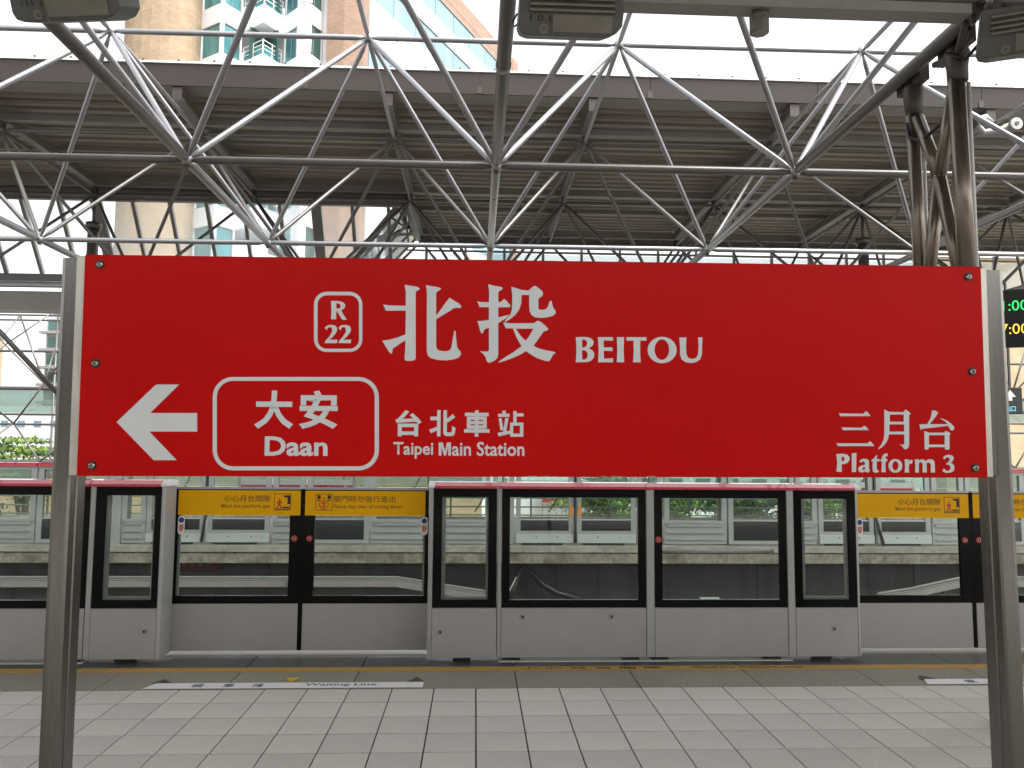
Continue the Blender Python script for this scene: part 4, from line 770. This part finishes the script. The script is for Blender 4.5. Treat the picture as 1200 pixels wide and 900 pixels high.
# flat tray beneath the near chord
tr = thing('cable_tray', 'flat brown grey cable tray running along the top right photo edge', 'cable tray')
m = MB(); m.box(.86, 3.02, 4.50, 4.615, 4.412, 4.420); m.box(.86, 3.02, 4.495, 4.4995, 4.412, 4.475); m.box(.86, 3.02, 4.6155, 4.62, 4.412, 4.475); m.obj('tray', m_beam, tr)
MB().box(2.9, 2.92, 4.54, 4.56, 4.421, 4.44).obj('hanger', m_dkmetal, tr)
# hanging faceted loudspeaker
sp = thing('hanging_speaker', 'small faceted beige loudspeaker can hanging below the cable tray', 'loudspeaker', (1.712, 4.56, 4.275))
m = MB(); m.tube([(0, 0, 0), (0, 0, .012), (0, 0, .105), (0, 0, .122)], .06, 8, True, [.054, .062, .062, .045]); o = m.obj('can', m_lumi2, sp)
for p in o.data.polygons: p.use_smooth = False
MB().tube([(0, 0, -.002), (0, 0, .0)], .045, 16).obj('grille', m_beam, sp)
MB().box(-.03, .03, -.012, .012, .123, .137).obj('bracket', m_dkmetal, sp)
MB().tube([(-.05, -.02, .128), (.05, -.02, .130)], .012, 6).obj('bolt', m_dkmetal, sp)
MB().tube([(.01, -.062, .08), (.01, -.0595, .08)], .006, 8).obj('screw', m_black, sp)

# ================================================================= LUMINAIRES
def luminaire(label, loc, rot, num, detail=True):
    t = thing('luminaire', label, 'light fitting', loc, 'numbered grey light fittings under the near roof')
    t.rotation_euler = rot
    m = MB(); m.prism([(-.30, .05), (-.285, .015), (-.24, 0), (.20, 0), (.262, .02), (.295, .06), (.30, .14), (.285, .26), (-.285, .28)], 'y', 0, .26)
    m.obj('housing', m_lumi, t, .006)
    m = MB(); m.box(-.105, .235, -.008, -.0005, .02, .112); m.obj('cover', m_lumi2, t)
    for k, z in enumerate((.122, .152, .182, .215)):
        m = MB(); m.prism([(-.004, z), (-.026, z+.004), (-.026, z+.016), (-.004, z+.024)], 'x', -.235, .245); m.obj('louvre', m_lumi2, t)
    MB().box(-.105, -.099, -.010, -.0085, .0, .27).obj('wire_guard', m_lumi2, t)
    MB().tube([(-.155, -.006, .035), (-.155, -.0005, .035)], .026, 16).obj('latch_ring', m_lumi2, t)
    MB().tube([(-.155, -.009, .035), (-.155, -.0065, .035)], .012, 12).obj('latch_core', m_lumi, t)
    if num: wall_text('number', num, -.235, .074, -.115, .106, -.0012, m_black, t, .03)
    for x in (-.2, .2): MB().box(x-.02, x+.02, .10, .16, .285, .42).obj('hanger', m_dkmetal, t)
    return t
luminaire('grey light fitting numbered 101 at the top of the photo right of centre', (.515, 4.30, 4.075), (R(24), 0, R(0)), '1 0 1')
luminaire('grey light fitting numbered 100 at the top left of the photo', (-2.245, 4.22, 4.03), (R(28), R(-2), R(-4)), '1 0 0   ρ')
luminaire('grey light fitting half out of the photo at the top right corner', (3.28, 4.32, 4.085), (R(18), R(3), R(-30)), None)
tag(MB().tube([(.215, 4.4, 4.26), (.19, 4.42, 4.22), (.20, 4.44, 4.20), (.225, 4.42, 4.215)], .006, 6).obj('power_cable', m_black), 'thin black cable from the centre chord to light fitting 101', 'cable')
tag(MB().tube([(.172, 5.51, 4.52), (.172, 5.57, 4.52)], .058, 12).obj('pipe_clamp', m_beam), 'pipe clamp wrapped round the thick centre chord', 'clamp')

# bracket lamp on the frame at the right
bl = thing('bracket_loudspeaker', 'white bent pipe bracket with round end disc on the frame at the right', 'loudspeaker')
MB().tube([(7.6, 11.0, 6.62), (7.48, 10.95, 6.68), (7.36, 10.9, 6.62), (7.34, 10.9, 6.50), (7.42, 10.9, 6.42), (7.6, 10.85, 6.44), (7.76, 10.8, 6.50)], .05, 10).obj('bent_pipe', m_psdl, bl)
MB().tube([(7.80, 10.72, 6.50), (7.80, 10.80, 6.50)], .09, 16).obj('end_disc', m_psdl, bl)
MB().tube([(7.80, 10.71, 6.50), (7.80, 10.719, 6.50)], .03, 12).obj('disc_core', m_dkmetal, bl)

# LED display and small sign at the right edge
ld = thing('departure_display', 'black departure display with green and yellow digits beside right sign post', 'display', (4.02, 5.45, 2.70))
ld.rotation_euler = (R(4), 0, R(-24))
boxo('case', (-.50, .035, 0, .14, -.21, .21), m_black, ld, .008)
boxo('screen', (-.48, -.01, -.004, -.0005, -.19, .19), m_screen, ld)
wall_text('green_time', '11:00', -.245, .055, -.035, .13, -.006, m_ledg, ld, .0)
wall_text('yellow_time', '17:00', -.245, -.115, -.035, -.04, -.006, m_ledy, ld, .0)
boxo('mounting_arm', (-.80, -.501, .05, .09, .12, .16), m_dkmetal, ld)
ps = thing('exit_sign', 'small black hanging sign with white arrow beside the right sign post', 'sign', (8.53, 12.0, 2.55))
boxo('case', (-.26, .08, 0, .10, -.21, .21), m_black, ps, .01)
A = [(-.12, .17), (-.03, .06), (-.09, .06), (-.09, -.0), (-.15, .0), (-.15, .06), (-.21, .06)]
new_obj('arrow', up_mesh(poly_mesh('arrow', [A], .0005), -.001), ps, [m_white])
wall_text('lettering', '出口', -.20, -.17, -.04, -.08, -.001, emis('cyan_letters', (.1, .6, .7), .5), ps, .02)
boxo('hanger', (-.10, -.07, .04, .07, .211, 1.9), m_dkmetal, ps)

# ================================================================= BUILDINGS
def flat(pts_xy, z0, z1, m, nm, parent):
    return MB().prism(pts_xy, 'z', z0, z1).obj(nm, m, parent)
ap = thing('apartment_tower', 'white apartment tower with zigzag teal bay windows between two beige brick piers', 'building')
zz = [(-17.9, 49.2), (-16.17, 48.0), (-15.27, 49.3), (-13.6, 48.0), (-12.72, 49.5), (-11.56, 48.3), (-10.85, 47.5), (-10.08, 49.0), (-9.4, 49.0)]
kinds = ['w', 'w', 'b', 'b', 'w', 'p', 'g', 'p']
S0 = 26.35; FH = 3.25; WH = 2.02
for f in range(-8, 4):
    zs = S0+f*FH
    # white spandrel: closed prism following the zigzag
    pts = zz + [(zz[-1][0], 52), (zz[0][0], 52)]
    flat(pts, zs+WH-FH+.0, zs, m_bwhite, 'spandrel', ap)
    for k, ((xa, ya_), (xb, yb_)) in enumerate(zip(zz, zz[1:])):
        kd = kinds[k]; d = Vector((xb-xa, yb_-ya_, 0)); L = d.length; d.normalize(); nrm = Vector((d.y, -d.x, 0))
        def Q(s, o): p = Vector((xa, ya_, 0))+d*s-nrm*o; return (p.x, p.y)
        if kd == 'p': flat([Q(0, 0), Q(L, 0), Q(L, .4), Q(0, .4)], zs+.001, zs+WH-.001, m_bwhite, 'wall_pier', ap); continue
        if kd in 'wg':
            gm = m_bglass if kd == 'w' else m_bglass2
            n = 2 if kd == 'w' else 2
            flat([Q(.0, .03), Q(.12, .03), Q(.12, .2), Q(.0, .2)], zs+.001, zs+WH-.001, m_bwhite, 'corner_post', ap)
            flat([Q(L-.12, .03), Q(L, .03), Q(L, .2), Q(L-.12, .2)], zs+.001, zs+WH-.001, m_bwhite, 'corner_post', ap)
            if f < -3: n = 1
            for q in range(n):
                s0 = .14+(L-.28)*q/n; s1 = .14+(L-.28)*(q+1)/n
                flat([Q(s0+.02, .10), Q(s1-.02, .10), Q(s1-.02, .16), Q(s0+.02, .16)], zs+.04, zs+WH-.04, gm, 'window_pane', ap)
                flat([Q(s1-.019, .08), Q(s1+.019, .08), Q(s1+.019, .14), Q(s1-.019, .14)], zs+.001, zs+WH-.001, m_beam, 'window_mullion', ap)
            flat([Q(.125, .06), Q(L-.125, .06), Q(L-.125, .12), Q(.125, .12)], zs+.001, zs+.06, m_beam, 'window_sill', ap)
            flat([Q(.125, .06), Q(L-.125, .06), Q(L-.125, .12), Q(.125, .12)], zs+WH-.06, zs+WH-.001, m_beam, 'window_head', ap)
        if kd == 'b':
            if f < -3: continue
            flat([Q(.02, 1.1), Q(L-.02, 1.1), Q(L-.02, 1.2), Q(.02, 1.2)], zs+.001, zs+WH-.001, m_bglass2, 'balcony_shade', ap)  # dark sheet in place of the shaded balcony recess
            for hz in (.35, .62, .92): flat([Q(.04, .06), Q(L-.04, .06), Q(L-.04, .10), Q(.04, .10)], zs+hz, zs+hz+.045, m_white, 'railing_bar', ap)
            for q in range(3): s0 = .05+(L-.14)*q/2; flat([Q(s0, .055), Q(s0+.05, .055), Q(s0+.05, .105), Q(s0, .105)], zs+.001, zs+.98, m_white, 'railing_post', ap)
            flat([Q(.1, .115), Q(L-.1, .115), Q(L-.1, .13), Q(.1, .13)], zs+.05, zs+.6, m_bglass, 'railing_glass', ap)
# brick piers of the tower
pts = []
for k in range(13):
    a = math.pi+math.pi*k/12; pts.append((-20.0+2.15*math.cos(a), 48.3+1.5*math.sin(a)))
flat(pts+[(-17.85, 52), (-22.15, 52)], -4, 40, m_brick, 'brick_pier', ap)
flat([(-9.72, 48.3), (-8.60, 48.05), (-7.36, 48.2), (-7.36, 52), (-9.72, 52)], -4, 40, m_brick2, 'brick_pier', ap)
boxo('roof_slab', (-22, -7.5, 48.6, 52, 40.01, 40.3), m_bwhite, ap)

ob = thing('office_block', 'white office block with long pale blue window bands receding to the right', 'building')
d = Vector((.446, .895, 0)); n_ = Vector((.895, -.446, 0)); O = Vector((-7.25, 50.2, 0)); LL = 24.3
def QQ(s, o): p = O+d*s-n_*o; return (p.x, p.y)
levels = [-4.0]
tops = 38.3
bands = [(34.8, 36.5), (31.5, 33.4), (26.4, 28.3), (23.1, 25.0), (18.2, 20.1), (13, 15), (8, 10), (3, 5)]
z_prev = -4
for z0, z1 in sorted(bands):
    flat([QQ(0, 0), QQ(LL-1.2, 0), QQ(LL-1.2, 8), QQ(0, 8)], z_prev, z0, m_bwhite, 'wall_band', ob)
    for q in range(8):
        s0 = q*(LL-1.2)/8; s1 = (q+1)*(LL-1.2)/8
        flat([QQ(s0+.03, .08), QQ(s1-.03, .08), QQ(s1-.03, .2), QQ(s0+.03, .2)], z0+.001, z1-.001, m_bglass3, 'window_pane', ob)
    flat([QQ(0, .0), QQ(LL-1.2, 0), QQ(LL-1.2, .2), QQ(0, .2)], z1-.05, z1-.001, m_beam, 'window_head', ob) if z0 > 20 else None
    z_prev = z1
flat([QQ(0, 0), QQ(LL-1.2, 0), QQ(LL-1.2, 8), QQ(0, 8)], z_prev, 36.9, m_brick2, 'brick_parapet', ob)
flat([QQ(0, 0), QQ(LL-1.2, 0), QQ(LL-1.2, 8), QQ(0, 8)], 36.902, tops, m_brick2, 'brick_parapet', ob)
flat([QQ(LL-1.199, -.05), QQ(LL, -.05), QQ(LL, 8), QQ(LL-1.199, 8)], -4, tops, m_brick2, 'brick_corner', ob)
for zj in (30.05, 37.0):
    flat([QQ(.1, -.02), QQ(LL-1.3, -.02), QQ(LL-1.3, -.001), QQ(.1, -.001)], zj, zj+.06, m_beam, 'wall_joint', ob)

lb_ = thing('low_building', 'low beige tiled building behind the far railing at left', 'building')
boxo('wall', (-34, .3, 34, 44, -4, .95), m_beige, lb_)
boxo('parapet', (-34, .3, 33.95, 44, .952, 1.05), m_bwhite, lb_)
for k in range(7): x = -31+k*4.4; boxo('window', (x, x+1.4, 33.96, 33.998, -2.6, -1.4), m_bglass2, lb_)
mb_ = thing('mid_building', 'pale building with rows of small windows beyond the left tree', 'building')
boxo('wall', (-44, -25.5, 58, 70, -4, 4.6), m_bwhite, mb_)
for fz in (-1.0, 1.2, 3.1):
    for k in range(14):
        x = -42+k*1.15; boxo('window', (x, x+.5, 57.95, 57.998, fz, fz+.45), m_bglass3, mb_)
hb = thing('grey_tower', 'grey tower with stacked balcony slabs seen left of the left sign post', 'building')
boxo('wall', (-41.9, -40.3, 78.0, 80, -4, 14.5), mat('grey_wall', (.42, .44, .46), .7), hb)
for k in range(9):
    z = -1+k*1.7; boxo('balcony_slab', (-42.2, -40.1, 77.2, 77.999, z, z+.25), m_beam, hb)
    boxo('window', (-41.7, -40.5, 77.9, 77.998, z+.45, z+1.4), m_bglass2, hb)
boxo('roof_hut', (-41.6, -40.8, 78.4, 79.6, 14.52, 16), m_beam, hb)
sl2 = thing('beige_slab_block', 'beige block at the far left edge behind the lattice wall', 'building')
boxo('wall', (-52, -41.2, 60, 70, -4, 11), m_beige, sl2)
for z in range(-2, 9, 3): boxo('window', (-46, -43.5, 59.95, 59.998, z, z+1.4), m_bglass2, sl2)
rb = thing('beige_tower_block', 'pinkish beige tiled tower behind the lattice at the right', 'building')
boxo('wall', (27.5, 44, 45, 58, -4, 13.4), m_beige, rb)
for z in range(-2, 12, 3):
    for k in range(5): x = 33.5+k*2.2; boxo('window', (x, x+1.3, 44.95, 44.998, z, z+1.5), m_bglass2, rb)
boxo('parapet', (27.4, 44.1, 44.9, 58, 13.402, 13.8), m_bwhite, rb)
wb = thing('white_shop_row', 'white low shop building with red banners behind the middle railing', 'building')
boxo('wall', (1.5, 5.2, 36, 42, -4, .35), m_bwhite, wb)
boxo('wall', (5.22, 26, 44, 50, -4, 3.2), m_bwhite, wb)
for k in range(12): x = 6+k*1.6; boxo('window', (x, x+.8, 43.95, 43.998, -1.5, .2), m_bglass2, wb)
m_ban = mat('red_banner', (.55, .03, .05), .6)
for x0, x1, z0, z1, lb in ((3.05, 3.95, -.62, .25, 'red banner behind the railing left of the orange stickers'), (4.15, 4.75, -.62, .3, 'second red banner behind the railing, nearest the orange stickers'), (5.1, 5.45, -.75, .28, 'narrow red banner just right of the orange stickers')):
    o = tag(boxo('banner', (x0, x1, 35.6, 35.65, z0, z1), m_ban), lb, 'banner', 'red banners behind the railing')
    boxo('white_patch', (x0+.12, x1-.12, 35.58, 35.598, z0+.15, z0+.4), m_white, o); boxo('pole', (x0-.04, x0-.005, 35.6, 35.64, -4, z1), m_beam, o)

# ================================================================= TREES
def tree(label, x, y, h, r, cz, n, seed, leafm, flat_=1.0, group='trees beyond the station'):
    rnd = random.Random(seed); t = thing('tree', label, 'tree', (x, y, -4), group)
    H = cz+4
    MB().tube([(0, 0, 0), (.1, 0, H*.5), (.0, .1, H)], .2, 8, True, [.24, .16, .07]).obj('trunk', m_bark, t)
    mb = MB()
    for k in range(7):
        a = rnd.uniform(0, 6.28); l = r*rnd.uniform(.5, .9)
        mb.tube([(0, 0, H*rnd.uniform(.5, .85)), (l*.5*math.cos(a), l*.5*math.sin(a), H*.9), (l*math.cos(a), l*math.sin(a), H+rnd.uniform(-.2, .6)*h)], .05, 5, True, [.08, .05, .02])
    mb.obj('limb', m_bark, t)
    for mi, mm in enumerate(leafm):
        bm = bmesh.new()
        cl_ = [(rnd.gauss(0, .45)*r, rnd.gauss(0, .45)*r, H+rnd.gauss(0, .38)*h) for _ in range(26)]
        for k in range(int(n*2.4)//len(leafm)):
            c = rnd.choice(cl_); p = Vector((c[0]+rnd.gauss(0, .17)*r, c[1]+rnd.gauss(0, .17)*r, c[2]+rnd.gauss(0, .10)*h*flat_))
            s = rnd.uniform(.03, .075); q = Quaternion((rnd.random()-.5, rnd.random()-.5, rnd.random()-.5, rnd.random()-.5)).normalized()
            vs = [bm.verts.new(p+q @ Vector(v)*s) for v in ((-1, -.5, 0), (0, -.62, .1), (1, 0, 0), (0, .62, .1), (-1, .5, 0))]
            bm.faces.new(vs)
        me = bpy.data.meshes.new('foliage'); bm.to_mesh(me); bm.free(); me.materials.append(mm); o = new_obj('foliage', me, t); o['kind'] = 'stuff'
tree('light green layered tree left of the left sign post, behind the lattice wall', -16.6, 30, 1.1, 1.7, 1.2, 3000, 3, m_leaf, .35)
tree('bright green tree behind the railing right of the orange stickers', 5.2, 31, 1.3, 1.3, -.5, 4200, 5, [m_leaf[1], m_leaf[0]])
tree('green tree behind the railing seen left in the push bar panel', 7.6, 31.5, 1.3, 1.4, -.5, 4200, 8, [m_leaf[1], m_leaf[0]])
tree('dark green tree behind the railing seen right in the push bar panel', 11.2, 32.5, 1.3, 1.3, -.6, 4200, 9, m_leaf)
tree('green tree behind the railing seen in narrow panel below the platform number', 13.8, 32, 1.2, 1.5, -.6, 4200, 12, m_leaf)
tree('dark tree beyond the far left screen panel', -19.3, 31, 1.2, 1.1, -.8, 2500, 14, [m_leaf[2], m_leaf[0]])

# ================================================================= STATION NAME SIGN
sg = thing('station_name_sign', 'big red station name sign with white characters on two stainless posts', 'station sign', (.12884, 1.5, 1.87253))
Xa = Vector((0.99998429, -0.00350813, 0.00437109)); Za = Vector((-0.00444538, -0.0214557, 0.99975992)); Na = Vector((0.0034135, 0.99976365, 0.02147095))
mw = Matrix((Xa, Na, Za)).transposed().to_4x4(); mw.translation = (.12884, 1.5, 1.87253); sg.matrix_world = mw
W2, H2 = 1.74075/2, .41715/2
panel = boxo('sign_panel', (-W2, W2, 0, .022, -H2, H2), m_red, sg, .0012)
m_edge = m_steel2
for s in (-1, 1):
    a, b = (-W2-.0165, -W2-.0008) if s < 0 else (W2+.0008, W2+.0135)
    boxo('edge_strip', (a, b, .004, .030, -H2+.001, H2-.002), m_steel2, sg, .001)
    # rounded rectangular post with a rib
    pa, pb = (-.933, -.896)
    prof = [(pa, .044), (pa+.003, .037), (pa+.010, .034), (pb-.004, .034), (pb, .038), (pb, .058), (pb+.0025, .060), (pb+.0025, .070), (pb, .072), (pb, .094), (pb-.003, .097), (pa+.004, .097), (pa, .092)]
    off = -.016
    if s > 0: prof = [(-x+.008, y) for x, y in prof][::-1]; off = .034
    mb = MB(); n = len(prof); A = [mb.bm.verts.new((x, y, H2+.0005)) for x, y in prof]
    B = [mb.bm.verts.new((x+off, y, -1.8735)) for x, y in prof]
    for k in range(n): mb._f([A[k], A[(k+1) % n], B[(k+1) % n], B[k]])
    mb._f(A); mb._f(B[::-1]); mb.obj('post', m_steel, sg)
    boxo('mounting_tab', ((pb-.001, -W2+.03) if s < 0 else (W2-.03, -pb+.009))+(.0225, .0335, -H2+.004, H2-.006), m_steel, sg)
for (x, z) in ((-.8412, .1895), (-.8431, .0015), (-.8424, -.189), (.8433, .1872), (.8449, -.001), (.8447, -.1898)):
    sc_ = MB().tube([(x, -.0006, z), (x, -.0002, z)], .0088, 20).obj('washer', m_black, sg)
    sb = MB().tube([(x, -.0050, z), (x, -.0036, z), (x, -.0007, z)], .0066, 18, True, [.0035, .0060, .0068]).obj('screw', m_screw, sg)
    an = random.uniform(0, 1.5)
    for k in (0, 1):
        dx, dz_ = .0032*math.cos(an+k*math.pi/2), .0032*math.sin(an+k*math.pi/2)
        MB().tube([(x-dx, -.0052, z-dz_), (x+dx, -.0052, z+dz_)], .0007, 4).obj('slot', m_black, sb)
YL = -.0008
for nm, shapes in GLYPHS.items():
    for k, sh in enumerate(shapes):
        polys = [[(P[q]/1e5, P[q+1]/1e5) for q in range(0, len(P), 2)] for P in sh]
        o = new_obj(nm, up_mesh(poly_mesh(nm, polys, .0002), YL-.00005*(k % 3)), panel, [m_vinyl])
for nm, st, x0, z0, x1, z1, wgt in SIGN_TEXT:
    wall_text(nm, st, x0, z0, x1, z1, YL, m_vinyl, panel, wgt)
# paint chips on the lower edge
for x in (-.03, .0, .11, .13, .20):
    boxo('paint_chip', (x, x+random.uniform(.006, .018), -.0006, -.0002, -H2+.0005, -H2+.0018), m_beam, panel)
bpy.context.view_layer.update()
